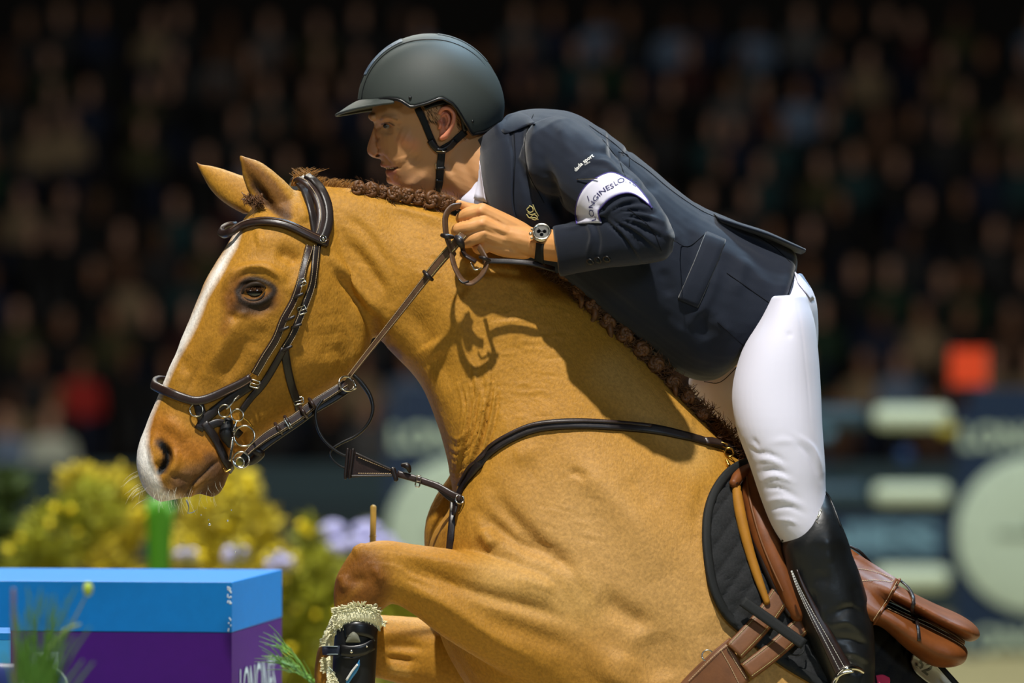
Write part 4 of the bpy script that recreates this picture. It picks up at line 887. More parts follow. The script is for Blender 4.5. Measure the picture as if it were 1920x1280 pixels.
# ---------------------------------------------------------------- bridle
bridle = thing('bridle', tuple(P(560, 560)), 'dark brown leather bridle with browband, figure noseband and steel rings on the horse head', 'bridle')
L_, K_ = M['leather'], M['leather_dk']
def far_y(px, py, d): h = surf([HBV], px, py); return (h[0][1] if h else -.05)+d
A, N = on([HBV], [(583,346),(596,362),(606,388),(608,415),(602,440),(594,455)], .003, .006)
A = np.vstack([P(556, 352, .05), P(560, 336, .02), P(570, 334, -.012), A]); N = np.vstack([[0, .5, 1], [-.2, .1, 1], [-.1, -.4, 1], N])
w0 = np.interp(np.linspace(0, 1, len(A)), [0, .3, .8, 1], [34, 36, 34, 24]); hp_ = mkp('headpiece', ribbon(A, N, w0, 9), L_, bridle)
A2 = A[2:]+N[2:]/np.linalg.norm(N[2:], axis=1)[:, None]*.006; A2, N2 = A2, N[2:]
mkp('headpiece_strap', ribbon(A2+np.array([.006, 0, 0]), N2, 17, 4), K_, bridle)
T = np.gradient(A2, axis=0); S_ = np.cross(T/np.linalg.norm(T, axis=1)[:, None], N2)
for sg in (-.7, .1, 1.0):
    X = even(A2+S_*.012*sg+N2/np.linalg.norm(N2, axis=1)[:, None]*.0015, .004); tag(mkp('stitching', join([tube([X[i], X[i]+(X[i+1]-X[i])*.65], .0005, n=4, sub=1) for i in range(len(X)-1)]), M['stitch'], hp_), kind='stuff')
strap('headpiece_pad', [(562,345),(574,365),(582,392),(588,420),(592,446)], 13, K_, bridle, 7, .002)
# browband: padded, curving past the forehead to the far side
bb = [(442,421,.055),(424,424,.035),(414,432,-.005),(420,439,-.05),(438,433,-.085)]
Ab, Nb = on([HBV], [(452,428),(478,421),(510,419),(545,427),(575,441),(600,453),(612,458)], .008, .006)
Ah = even(np.array([P(*p) for p in bb]), .006); Nh = np.array([[-.6, -.2, .3] if i < len(Ah)*.5 else [-.5, -.9, .2] for i in range(len(Ah))])
Ab = np.vstack([Ah, Ab]); Nb = np.vstack([Nh, Nb])
for it in range(4): Nb[1:-1] = (Nb[:-2]+Nb[1:-1]+Nb[2:])/3; Ab[2:-2] = (Ab[1:-3]+Ab[2:-2]+Ab[3:-1])/3
bo = mkp('browband', ribbon(Ab, Nb, np.interp(np.linspace(0, 1, len(Ab)), [0, .2, .8, 1], [13, 15, 17, 18]), 8), L_, bridle)
mkp('browband_piping', join([tube(Ab+np.array([0, -.0035, s*.0055]), .0011, n=6, sub=1) for s in (-1, 1)]), M['rein'], bo)
c, n_ = at_s(601, 452, .015); mkp('browband_stud', join([ringm(c, n_, .0065, .0012), ball(c, (.0035, .0015, .0035), 10, 8)]), M['steel'], bo)
# cheek pieces
strap('cheekpiece', [(579,463),(571,500),(562,530),(546,568),(530,600),(516,636),(496,668),(477,700)], [13,12,12,13,14,14], L_, bridle, 5, .005, stitch=True)
strap('cheekpiece', [(592,463),(586,510),(580,545),(564,588),(548,626),(532,652)], [11,11,12,12,11], K_, bridle, 5, .004, stitch=True)
strap('cheekpiece', [(532,652),(512,688),(492,720),(470,745),(452,770)], [11,12,12,10], K_, bridle, 5, .004)
strap('throat_latch', [(598,458),(592,500),(588,540)], 7, K_, bridle, 4, .003)
buckle(563, 531, 16, 12, -25, bridle); buckle(564, 581, 15, 14, -20, bridle); buckle(557, 748, 18, 12, -12, bridle); buckle(476, 716, 17, 13, 15, bridle, lift=.012)
for x, y, a in ((556,552,-25),(541,596,-25),(531,615,-25),(553,610,-20),(536,650,-25)):
    c, n_ = at_s(x, y, .009); ca, sa = math.cos(math.radians(a)), math.sin(math.radians(a)); mkp('keeper', tube([c-np.array([ca, 0, -sa])*-.0085, c+[0, -.002, 0], c+np.array([ca, 0, -sa])*-.0085], .0028, n=8), K_, bridle)
strap('jaw_strap', [(533,650),(538,685),(546,722),(556,752),(560,772)], 13, K_, bridle, 4, .004)
# noseband wrapping over the nose
An, Nn_ = on([HBV], [(304,730),(322,737),(345,746),(366,752),(386,748),(408,739),(430,728),(452,717),(470,706)], .006, .006)
Ah = even(np.array([P(325, 716, .03), P(300, 712, .005), P(288, 717, -.04), P(290, 724, -.085)]), .006); Nh = np.array([[-1, -.2, .3]]*len(Ah))
An = np.vstack([Ah, An]); Nn_ = np.vstack([Nh, Nn_])
for it in range(4): Nn_[1:-1] = (Nn_[:-2]+Nn_[1:-1]+Nn_[2:])/3
for it in range(2): An[2:-2] = (An[1:-3]+An[2:-2]+An[3:-1])/3
nb = mkp('noseband', ribbon(An, Nn_, np.interp(np.linspace(0, 1, len(An)), [0, .3, 1], [17, 18, 16]), 8), L_, bridle)
mkp('noseband_piping', join([tube(An+np.array([0, -.003, s*.0065]), .0011, n=6, sub=1) for s in (-1, 1)]), M['rein'], nb)
loop_ring('noseband_ring', 368, 768, 12, 1.6, bridle); strap('noseband_tab', [(372,756),(376,772),(380,785)], 16, K_, bridle, 3, .003)
strap('flash_strap', [(470,722),(440,742),(412,762),(385,785),(372,806)], 15, K_, bridle, 4, .003)
strap('flash_strap', [(382,792),(398,815),(412,842),(424,866),(432,880)], [13,14,14,12], K_, bridle, 4, .004)
strap('flash_strap', [(388,800),(410,792),(432,800),(450,815)], 13, K_, bridle, 4, .003)
chin = [(650,716,-.105),(620,735,-.115),(586,757,-.122),(560,779,-.126),(528,799,-.130),(499,817,-.134),(474,836,-.138),(452,850,-.138)]
o, A, N = strap('jaw_rein_strap', [(648,718,-.100),(620,736,-.108),(586,758,-.116),(560,779,-.122),(528,800,-.128),(499,818,-.132),(474,838,-.136),(462,850,-.138)], [13,14,15,16,16,15,13,9], M['leather'], bridle, 6, stitch=True)
strap('jaw_rein_backing', [(654,728,-.085),(626,747,-.095),(590,768,-.105),(560,790,-.11),(528,812,-.115),(500,832,-.12),(478,850,-.125)], 12, K_, bridle, 4)
for x, y in ((586,757),(569,772),(540,790),(522,803)): mkp('keeper', tube([P(x-6, y-9, -.120), P(x, y, -.134), P(x+6, y+9, -.120)], .0035, n=8), L_, bridle)
mkp('buckle', join([ptube([(533,786,-.135),(543,802,-.135)], [1.6,1.6], n=8), ptube([(537,784,-.135),(547,800,-.135)], [1.2,1.2], n=8)]), M['steel'], bridle)
mkp('chin_pad', ptube([(470,838,-.12),(482,846,-.12),(488,850,-.118),(476,862,-.115),(462,868,-.112)], [7,9,9,8,6], n=10), K_, bridle)
mkp('rein_ring', ringm(P(650, 719, -.11), (.35, -.85, .45), .015, .0021, 30, 8, sx=1.0), M['steel'], bridle); mkp('rein_clip', ptube([(655,700,-.10),(663,715,-.11),(667,727,-.112),(657,731,-.11)], [1.6,2.4,2,1.4], n=8), M['steel'], bridle)
# bit: stacked steel rings with a shank
bit = thing('bit', tuple(P(455, 830, -.13)), 'steel ring bit with straight shank at the horse mouth', 'bit')
for x, y, R, r in ((421,770,11.5,1.5),(445,778,11,1.5),(458,817,19,1.8),(452,862,15,1.8),(449,866,8.5,1.6)): mkp('bit_ring', ringm(P(x, y, -.150), (0, -1, .12), R/1000, r/1000, 34, 8), M['steel'], bit)
mkp('shank', ptube([(436,822,-.152),(434,842,-.154),(431,862,-.154)], [3.4,3.2,3], n=10), M['steel'], bit); mkp('mouthpiece', ptube([(438,806,-.14),(428,808,-.12),(415,812,-.09)], [5,6,6], n=10), M['black'], bit)
mkp('shank', ptube([(444,789,-.150),(440,800,-.152),(438,808,-.152)], [1.6,2,2.4], n=8), M['steel'], bit); mkp('bit_hook', ptube([(425,766,-.15),(433,758,-.148),(441,748,-.146),(448,742,-.14)], [1.8,1.8,1.6,1.6], n=8), M['steel'], bit); mkp('bit_hook', ptube([(421,781,-.151),(420,792,-.15)], [1.2,1], n=8), M['steel'], bit)
mkp('bit_hook', ptube([(456,783,-.15),(466,790,-.148),(474,801,-.146)], [1.6,1.6,1.4], n=8), M['brass'], bit)
mkp('bit_guard', ptube([(428,790,-.128),(424,812,-.130),(432,832,-.128)], [9,13,8], n=12), M['rubber'], bit); mkp('curb_clip', ptube([(419,878,-.12),(423,884,-.122),(432,880,-.12)], [1.3,1.4,1.3], n=6), M['brass'], bit)
# ---------------------------------------------------------------- reins
reins = thing('reins', tuple(P(760, 600, -.15)), 'brown leather reins running from the bit to the rider fist', 'reins')
strap('rein', [(655,705,-.112),(690,660,-.122),(740,597,-.142),(790,533,-.160),(803,517,-.165)], [7.5,8.5,10,11,12], M['rein'], reins, 3.5, stitch=True)
strap('rein', [(799,521,-.168),(825,489,-.176),(858,452,-.186),(868,440,-.180)], [14,15,15,14], M['rein'], reins, 6, stitch=True, st_mat=M['gold_thread'])
mkp('rein_stop', ptube([(795,509,-.168),(802,517,-.176),(810,524,-.168)], [3.5,4.5,3.5], n=10), K_, reins)
def free_strap(name, pts, wd, mat, parent, th=3, nr=None):
    A = even(np.array([P(*p) for p in pts]), .004); T = np.gradient(A, axis=0); T /= np.linalg.norm(T, axis=1)[:, None]
    if nr is None: N = np.cross(T, np.array([0, 1, 0.])); N = N*.8+np.array([0, -.6, .1])
    else: N = np.tile(np.asarray(nr, float), (len(A), 1))
    return mkp(name, ribbon(A, N, wd, th), mat, parent)
free_strap('rein_loop', [(862,386,-.15),(846,390,-.172),(836,404,-.184),(835,424,-.188),(838,444,-.188),(846,466,-.184),(852,480,-.176)], 15, M['rein'], reins, 3.5)
free_strap('rein_loop', [(846,470,-.182),(850,492,-.188),(858,512,-.192),(869,527,-.196),(883,531,-.198),(899,520,-.20),(909,505,-.20),(912,490,-.196),(905,474,-.186),(898,463,-.17)], 13, M['rein'], reins, 3.5)
free_strap('rein_loop', [(866,456,-.17),(870,475,-.180),(882,484,-.184),(893,490,-.184)], 11, M['leather'], reins, 3.5)
free_strap('rein_end', [(905,488,-.178),(930,489,-.172),(960,490,-.168),(1000,494,-.165),(1040,505,-.15)], 11, K_, reins, 3, (0, -.9, .4))
mkp('rein_stop', ptube([(829,441,-.192),(838,443,-.198),(848,444,-.192)], [4,5,4], n=10), K_, reins); mkp('rein_stop', ptube([(900,482,-.200),(909,484,-.205),(918,488,-.200)], [3,4,3], n=10), K_, reins); mkp('rein_stop', ptube([(856,446,-.192),(862,452,-.200),(866,460,-.196)], [6,8,6], n=10), K_, reins); mkp('rein_stop', ptube([(860,523,-.198),(868,530,-.202),(878,527,-.199)], [1.6,2,1.6], n=8), K_, reins)
mkp('buckle', join([ptube([(883,493,-.192),(888,503,-.194),(894,506,-.194),(902,502,-.194)], [1.8,1.8,1.8,1.4], n=8)]), M['steel'], reins)
# ---------------------------------------------------------------- breastplate with running martingale cord
bp_ = thing('breastplate', tuple(P(855, 930, -.15)), 'dark leather breastplate and martingale crossing the horse chest and shoulder', 'breastplate')
strap('shoulder_strap', [(862,930),(872,908),(892,876),(918,848),(955,822),(1000,803),(1050,796),(1110,796),(1170,800),(1230,806),(1290,820),(1335,833),(1365,843)], [17,17,18,18,17,15,13], K_, bp_, 7, .004)
strap('shoulder_strap_edge', [(868,912),(888,874),(914,845),(952,818),(998,799),(1050,793),(1110,793),(1170,796),(1220,801)], 5, M['leather'], bp_, 5, .009)
strap('shoulder_tab', [(1318,830),(1335,832),(1352,838)], [12,16,12], L_, bp_, 5, .008); strap('shoulder_strap', [(1350,838),(1380,850),(1405,858),(1440,870)], [16,22,24,24], K_, bp_, 6, .006)
buckle(1352, 842, 14, 14, 20, bp_, M['brass']); loop_ring('brass_ring', 1362, 853, 8, 2, bp_, M['brass']); mkp('brass_snap', join([ptube([(1362,862,surf([HBV],1362,862)[0][1]-.01),(1366,872,surf([HBV],1366,872)[0][1]-.008)], [2.5,4], n=8)]), M['brass'], bp_)
free_strap('martingale_strap', [(864,934,-.165),(845,925,-.155),(822,912,-.145),(800,904,-.14),(775,896,-.135),(745,888,-.13)], 13, L_, bp_, 5, (0, -1, .1)); free_strap('martingale_strap', [(868,936,-.155),(850,936,-.15),(835,925,-.145),(818,908,-.14)], 12, K_, bp_, 4, (0, -1, .1))
mkp('keeper', join([ptube([(737,880,-.14),(742,898,-.14)], [5,5], n=8), ptube([(755,872,-.135),(764,874,-.14),(768,884,-.135)], [4,6,3], n=8)]), K_, bp_); buckle(784, 902, 8, 20, 10, bp_, y=-.146)
bib = [P(656, 842, -.135), P(740, 882, -.135), P(740, 890, -.135), P(649, 896, -.135)]; T_ = [p+[0, .008, 0] for p in bib]
bibo = mk('bib', np.array(bib+T_), [(0, 1, 2, 3), (7, 6, 5, 4), (0, 4, 5, 1), (1, 5, 6, 2), (2, 6, 7, 3), (3, 7, 4, 0)], M['leather'], bp_, False)
mkp('bib_edge', join([ptube([(662,843,-.139),(655,895,-.139)], [3,3], n=8), ptube([(652,842,-.139),(647,896,-.139)], [3,3], n=8), ptube([(668,850,-.139),(742,884,-.139)], [2,2], n=8), ptube([(660,892,-.139),(742,891,-.139)], [2,2], n=8)]), K_, bibo)
bands = []
for k in range(16):
    t = k/15; bands.append(ptube([(672+62*t, 857+25*t, -.1395), (672+62*t+2.4, 857+25*t+1, -.1395)], [.5,.5], n=4, sub=1)); bands.append(ptube([(672+62*t, 887+1*t, -.1395), (672+62*t+2.4, 887, -.1395)], [.5,.5], n=4, sub=1))
tag(mkp('stitching', join(bands), M['stitch'], bibo), kind='stuff')
mkp('martingale_cord', ptube([(655,858,-.131),(630,845,-.13),(608,825,-.128),(595,800,-.126),(592,770,-.124),(604,750,-.12)], [2.6,3,3,3,3,2.6], n=10), M['black'], bp_); mkp('martingale_cord', ptube([(654,880,-.131),(636,872,-.13),(621,857,-.128),(621,843,-.126),(640,830,-.124),(668,816,-.122),(690,794,-.12),(699,768,-.118),(694,742,-.116),(680,720,-.114),(664,703,-.112)], [1.8,2,2,2.4,2.8,3,3,3.2,4,4.5,3.4], n=10), M['black'], bp_)
yc = surf([HBV], 846, 1000)[0][1]; strap('chest_strap', [(853,934,surf([HBV], 853, 936)[0][1]-.005),(850,960,surf([HBV], 850, 960)[0][1]-.006),(846,1000,yc-.006),(842,1045,yc-.004),(840,1090,yc)], [15,12,12,12], K_, bp_, 5); strap('chest_strap', [(862,936),(862,952),(858,968)], [12,10,8], K_, bp_, 5, .01); mkp('chest_ring', ringm(P(862, 936, -.165), (0.3, -1, .3), .008, .0016), M['steel'], bp_)
# ---------------------------------------------------------------- saddle pad, saddle, girth
def quilt(px, py):
    u = (px*.82+py*.57)/33; v = (px*.62-py*.78)/33; return .0075*(abs(math.sin(math.pi*u))*abs(math.sin(math.pi*v)))**.28
pad = thing('saddle_pad', tuple(P(1480, 1100, -.28)), 'black diamond-quilted saddle pad under the brown saddle', 'saddle pad')
def drape(rows, bv, th, lift, mat, name, parent, res=(5, 5), disp=None, relax=6):
    rows = [cr(r, res[0]) for r in rows]; rows = [np.array([r[j] for r in rows]) for j in range(len(rows[0]))]; G = np.array([cr(r, res[1]) for r in rows]); h_, n = G.shape[:2]; Y = np.full((h_, n), np.nan)
    for i in range(h_):
        for j in range(n):
            q = surf(bv, *G[i, j]); Y[i, j] = q[0][1] if q else np.nan
    for it in range(200):
        bad = np.isnan(Y)
        if not bad.any(): break
        Z = np.pad(Y, 1, constant_values=np.nan); St = np.stack([Z[:-2, 1:-1], Z[2:, 1:-1], Z[1:-1, :-2], Z[1:-1, 2:]]); cnt = (~np.isnan(St)).sum(0); sm = np.nansum(St, 0); ok = bad & (cnt > 0); Y[ok] = sm[ok]/cnt[ok]+.004
    for it in range(relax):
        Z = np.pad(Y, 1, mode='edge'); Y = np.minimum(Y, (Z[:-2, 1:-1]+Z[2:, 1:-1]+Z[1:-1, :-2]+Z[1:-1, 2:]+4*Y)/8)
    top = np.array([P(*G[i, j], Y[i, j]-lift-th-(disp(*G[i, j]) if disp else 0)) for i in range(h_) for j in range(n)]); bot = np.array([P(*G[i, j], Y[i, j]-lift) for i in range(h_) for j in range(n)]); k = len(top); F = []
    for i in range(h_-1):
        for j in range(n-1): a = i*n+j; F.append((a, a+1, a+n+1, a+n)); F.append((a+k, a+n+k, a+n+1+k, a+1+k))
    per = list(range(n))+[i*n+n-1 for i in range(1, h_)]+[(h_-1)*n+j for j in range(n-2, -1, -1)]+[i*n for i in range(h_-2, 0, -1)]
    for q in range(len(per)): a, b = per[q], per[(q+1) % len(per)]; F.append((a, a+k, b+k, b))
    return mk(name, np.vstack([top, bot]), F, mat, parent)
outer_ = [(1412,866),(1362,890),(1332,940),(1321,1010),(1330,1090),(1352,1145),(1390,1182),(1460,1238),(1560,1300),(1660,1370),(1760,1400),(1850,1380)]
upper_ = [(1432,876),(1436,892),(1446,910),(1470,940),(1510,975),(1550,1020),(1590,1070),(1625,1115),(1655,1155),(1690,1192),(1735,1240),(1790,1300)]
midl = [((a*.5+c*.5), (b*.5+d*.5)) for (a, b), (c, d) in zip(outer_, upper_)]
pd = drape([outer_, midl, upper_], [HBV], .008, .004, M['pad'], 'pad_cloth', pad, (26, 15), quilt)
PV = BVHTree.FromPolygons([list(v.co) for v in pd.data.vertices], [list(p.vertices) for p in pd.data.polygons])
A, N = on([HBV], outer_[:9], .012, .008); mkp('pad_binding', ribbon(A, N, 17, 9), M['strap_black'], pad)
A, N = on([HBV], [(1640,1152),(1665,1168),(1700,1195),(1740,1240),(1785,1290)], .012, .008); mkp('pad_binding', ribbon(A, N, 10, 8), M['strap_black'], pad)
SB = SB_; SB += [HBV, PV]
plate = drape([[(1707,1240),(1715,1258),(1730,1272),(1755,1290)], [(1711,1228),(1727,1246),(1748,1264),(1775,1286)], [(1718,1224),(1740,1234),(1762,1256),(1788,1284)]], SB, .003, .012, M['logo_white'], 'number_plate', None, (5, 5))
tag(plate, 'white oval competitor number plate clipped on the black saddle pad', 'number plate'); PLV = BVHTree.FromPolygons([list(v.co) for v in plate.data.vertices], [list(p.vertices) for p in plate.data.polygons])
text_on('number_digits', '52', [(1716,1248),(1762,1284)], 30, material('grey_digit', (120,122,116), .6), plate, [PLV, PV], lift=.001, bold=.03); c, n_ = at_s(1735, 1266, .006, [PLV, PV]); mkp('plate_pin', ball(c, (.004, .003, .004), 10, 8), M['black'], plate)
fox = drape([[(1642,1266),(1655,1264),(1668,1270)], [(1644,1274),(1656,1273),(1669,1276)], [(1646,1290),(1656,1291),(1668,1290)]], SB, .001, .004, material('pink_embroidery', (232,62,104), .7), 'embroidered_patch', pad, (3, 3))
saddle = thing('saddle', tuple(P(1580, 1080, -.2)), 'tan leather jumping saddle with stitched flap and raised cantle under the rider', 'saddle')
drape([[(1392,900),(1404,950),(1425,1010),(1450,1070),(1478,1125),(1505,1165)], [(1440,890),(1470,950),(1500,1010),(1530,1070),(1550,1120),(1570,1160)], [(1470,930),(1520,980),(1560,1030),(1600,1080),(1615,1130),(1625,1160)]], SB, .006, .012, M['tan'], 'saddle_flap', saddle, (6, 6))
def pth(pts, dy): return [(x, y, (lambda h: h[0][1] if h else -.2)(surf(SB, x, y))+dy) for x, y in pts]
mkp('gold_panel', ptube(pth([(1380,908),(1385,945),(1393,985),(1406,1035),(1422,1085),(1438,1128)], -.010), [8,10,10,9,8,6], n=14), M['gold'], saddle)
mkp('panel_edge', ptube(pth([(1396,905),(1401,945),(1411,990),(1430,1045),(1450,1090),(1468,1128),(1482,1150)], -.012), [5,6,8,9,9,8,7], n=12), M['leather_dk'], saddle)
mkp('knee_roll', ptube(pth([(1404,884),(1410,915),(1418,950),(1432,1000),(1452,1050),(1474,1100),(1497,1150)], -.022), [14,20,22,24,23,20,16], n=24), M['tan'], saddle)
mkp('knee_roll', ptube(pth([(1376,906),(1386,894),(1402,882),(1420,876)], -.016), [9,13,13,12], n=18), M['tan'], saddle)
mkp('roll_piping', ptube(pth([(1400,892),(1404,925),(1412,962),(1426,1010),(1446,1060),(1468,1108)], -.040), [1.6,2.2,2.2,2,2,1.6], n=8), M['tan_dk'], saddle)
mkp('roll_crease', ptube(pth([(1381,906),(1392,893),(1402,884)], -.031), [1,1.4,1], n=6), K_, saddle); mkp('roll_crease', ptube(pth([(1388,908),(1400,890),(1410,880)], -.034), [1,1.4,1], n=6), K_, saddle)
cant = Clay([loft([(1560,1018,1560,1120,.12,-.06),(1610,1050,1618,1140,.14,-.06),(1655,1078,1652,1126,.16,-.05),(1690,1100,1684,1134,.18,-.04),(1750,1130,1742,1168,.19,-.03),(1800,1152,1792,1192,.19,-.03),(1824,1168,1812,1200,.16,-.03),(1832,1182,1826,1192,.10,-.03)], n=40)], voxel=.004, smooth=3)
cant.build('cantle', M['tan'], saddle); CV = cant.bvh()
panel = Clay([loft([(1590,1080,1590,1170,.10,-.14),(1650,1130,1646,1172,.12,-.14),(1700,1153,1694,1212,.13,-.12),(1745,1172,1738,1244,.13,-.11),(1785,1192,1772,1250,.125,-.11),(1806,1208,1798,1244,.10,-.11),(1812,1218,1808,1232,.05,-.11)], n=40)], voxel=.004, smooth=3)
panel.build('rear_panel', M['tan'], saddle); PNV = panel.bvh()
mkp('panel_piping', join([tube(on([PNV, CV], [(1664,1138),(1700,1155),(1740,1172),(1780,1193),(1806,1208)], .002, .006)[0], .0022, n=8, sub=1), tube(on([PNV, CV], [(1668,1130),(1704,1147),(1744,1164),(1782,1184),(1808,1201)], .002, .006)[0], .0026, n=8, sub=1)]), M['tan_dk'], saddle)
def stitch_line(pts, bv, parent, lift=.0025, gap=.0045):
    X = even(on(bv, pts, lift, .004)[0], gap); tag(mkp('stitching', join([tube([X[i], X[i]+(X[i+1]-X[i])*.62], .0006, n=4, sub=1) for i in range(len(X)-1)]), M['stitch'], parent), kind='stuff')
stitch_line([(1664,1142),(1700,1159),(1740,1177),(1780,1198),(1804,1212)], [PNV, CV], saddle); stitch_line([(1669,1122),(1700,1140),(1720,1150)], [PNV, CV], saddle)
skirt = drape([[(1560,1000),(1600,1032),(1640,1058),(1686,1087)], [(1560,1060),(1600,1090),(1635,1105),(1664,1126)], [(1560,1110),(1590,1140),(1615,1155),(1638,1166)]], [CV, PNV], .004, .004, M['tan'], 'skirt', saddle, (6, 6))
SKV = BVHTree.FromPolygons([list(v.co) for v in skirt.data.vertices], [list(p.vertices) for p in skirt.data.polygons])
for l in ([(1606,1066),(1640,1072),(1668,1082),(1676,1086)], [(1612,1090),(1640,1088),(1670,1091),(1676,1086)], [(1682,1090),(1660,1128),(1637,1163)]): stitch_line(l, [SKV, CV, PNV], skirt, .0012)
mkp('skirt_edge', tube(on([SKV, CV, PNV], [(1686,1087),(1664,1127),(1638,1168)], .001, .006)[0], .003, n=8, sub=1), M['tan'], skirt)
mkp('tie_strap', ribbon(*on([CV, PNV, SKV], [(1684,1092),(1700,1106),(1710,1125),(1714,1150),(1718,1180),(1722,1200)], .006, .005), 6.5, 3), K_, saddle); mkp('tie_strap', ptube([(1594,1024,-.14),(1612,1034,-.14),(1632,1054,-.13)], [2.5,3,2.5], n=8), K_, saddle)
girth = thing('girth', tuple(P(1380, 1220, -.28)), 'brown leather girth with two stitched billet straps below the saddle pad', 'girth')
for a, b in (([(1480,1090),(1440,1150),(1410,1186),(1377,1220)], 34), ([(1530,1146),(1475,1198),(1440,1228),(1400,1258)], 30)):
    y0, y1 = surf(SB, *a[0])[0][1]-.030, surf(SB, *a[-1])[0][1]-.030; strap('billet', [(x, y, y0+(y1-y0)*k/3) for k, (x, y) in enumerate(a)], b, M['tan_dk'], girth, 5, st_mat=M['gold_thread'], stitch=True)
gb = drape([[(1366,1202),(1345,1218),(1315,1246),(1275,1284),(1240,1330)], [(1388,1240),(1365,1258),(1335,1285),(1300,1325),(1270,1370)], [(1406,1276),(1385,1296),(1360,1325),(1330,1370),(1300,1410)]], SB, .007, .012, M['tan_dk'], 'girth_body', girth, (5, 5)); GV = BVHTree.FromPolygons([list(v.co) for v in gb.data.vertices], [list(p.vertices) for p in gb.data.polygons])
stitch_line([(1362,1208),(1380,1240),(1400,1272)], [GV, *SB], gb); stitch_line([(1352,1216),(1370,1248),(1388,1284)], [GV, *SB], gb); stitch_line([(1366,1206),(1335,1232),(1290,1276)], [GV, *SB], gb)
mkp('girth_ring', ringm(at_s(1327, 1230, .014, [GV, *SB])[0], (0, -1, .2), .0105, .0016), M['steel'], girth); strap('girth_edge', [(1368,1200),(1335,1228),(1300,1262),(1270,1296)], 7, M['tan_dk'], girth, 8, .012, SB)
y0, y1 = surf(SB, 1392, 1126)[0][1]-.026, surf(SB, 1508, 1208)[0][1]-.052; strap('webbing_loop', [(1392+116*t, 1126+82*t, y0+(y1-y0)*t) for t in (0, .33, .66, 1)], 17, M['strap_black'], pad, 3)
mkp('webbing_cord', ptube(pth([(1508,1208),(1506,1222),(1495,1228),(1480,1226)], -.02), [1.5]*4, n=6), M['strap_black'], pad)
# ---------------------------------------------------------------- stirrup
stir = thing('stirrup', tuple(P(1600, 1340, -.27)), 'steel stirrup on a dark stitched leather under the near black boot', 'stirrup')
sy = lambda x, y: min((surf([BTV], x, y) or ([0, -.27],))[0][1], -.26)-.012
A = even(np.array([P(x, y, sy(x+8, y)) for x, y in [(1484,1070),(1496,1100),(1518,1145),(1545,1196),(1580,1264)]]), .006); N = np.tile(np.array([.15, -1, .1]), (len(A), 1)); wv = np.linspace(3, 25, len(A))
lo_ = mkp('stirrup_leather', ribbon(A, N, wv, 4), M['leather'], stir); mkp('stirrup_leather', ribbon(A+np.array([.010, .006, .002]), N, wv, 4), M['leather'], stir)
T = np.gradient(A, axis=0); T /= np.linalg.norm(T, axis=1)[:, None]; S_ = np.cross(T, np.array([0, -1, 0.]))
for sg in (-.36, .05, .36):
    X = even(A+S_*(sg*wv/1000)[:, None]+[0, -.0026, 0], .0048); tag(mkp('stitching', join([tube([X[i], X[i]+(X[i+1]-X[i])*.6], .0006, n=4, sub=1) for i in range(len(X)-1)]), M['logo_white'], lo_), kind='stuff')
yS = sy(1590, 1262)-.004
mkp('stirrup_iron', ptube([(1552,1400,yS),(1552,1340,yS),(1560,1290,yS),(1574,1262,yS),(1592,1252,yS),(1612,1256,yS+.02),(1632,1276,yS+.05),(1650,1320,yS+.09),(1660,1380,yS+.11)], [4,4,4.5,5,5.5,5,4.5,4,4], n=12), M['steel'], stir)
mkp('stirrup_eye', ptube([(1566,1272,yS-.004),(1580,1262,yS-.005),(1598,1258,yS-.004)], [3,3,3], n=10), M['steel'], stir); mkp('footbed', tube([P(1550, 1412, yS), P(1605, 1414, yS+.06), P(1662, 1410, yS+.11)], .012, n=12, flat=1.8), M['rubber'], stir)
# ---------------------------------------------------------------- tendon boot on the near foreleg
tb = thing('tendon_boot', tuple(P(665, 1240, -.2)), 'black tendon boot with cream fleece trim on the raised near foreleg', 'tendon boot')
shell = Clay([loft([(634,1172,704,1166,.042,-.204),(628,1190,708,1182,.042,-.204),(624,1235,706,1235,.040,-.203),(624,1290,703,1290,.038,-.2),(624,1345,704,1345,.040,-.195),(630,1372,712,1364,.042,-.192)], n=36)], voxel=.003, smooth=3)
shell.build('shell', M['rubber'], tb); SV = shell.bvh()
def tuft(name, path, wd, n, seed):
    rr = random.Random(seed); sp = []; A, N = on([SV, HBV], path, .001, .004); T = np.gradient(A, axis=0); T /= np.linalg.norm(T, axis=1)[:, None]; S = np.cross(T, N)
    for k in range(n):
        i = rr.randrange(len(A)); s = rr.uniform(-.5, .5); p = A[i]+S[i]*wd/1000*s+T[i]*rr.uniform(-.003, .003)-N[i]*.002; d = N[i]*(1-abs(s))+S[i]*s*1.6+T[i]*rr.uniform(-.5, .5); d /= np.linalg.norm(d); l = rr.uniform(.007, .013)
        sp.append(([p, p+d*l*.6, p+d*l+np.array([rr.uniform(-.001, .001), 0, -.001])], .0012))
    core = tube(A, wd/2400, n=12, sub=1, flat=.6); o = mkp(name, join([core]+[tube(q, [r, r*1.1, r*.6], n=4, sub=1) for q, r in sp]), M['fleece'], tb); return tag(o, kind='stuff')
tuft('fleece_trim', [(624,1206),(622,1188),(630,1168),(648,1156),(672,1150),(696,1154),(710,1168)], 34, 1500, 1); tuft('fleece_trim', [(622,1238),(622,1256),(625,1272),(630,1290)], 26, 800, 2)
mkp('elastic_strap', ribbon(*on([SV, HBV], [(614,1219),(628,1219),(642,1218)], .010, .004), 17, 5), material('navy_elastic', (24,32,48), .7), tb); mkp('elastic_edge', join([ribbon(*on([SV, HBV], [(615,1219+d),(628,1219+d),(641,1218+d)], .013, .004), 1.6, 2) for d in (-7, 7)]), material('grey_edge', (150,165,170), .6), tb)
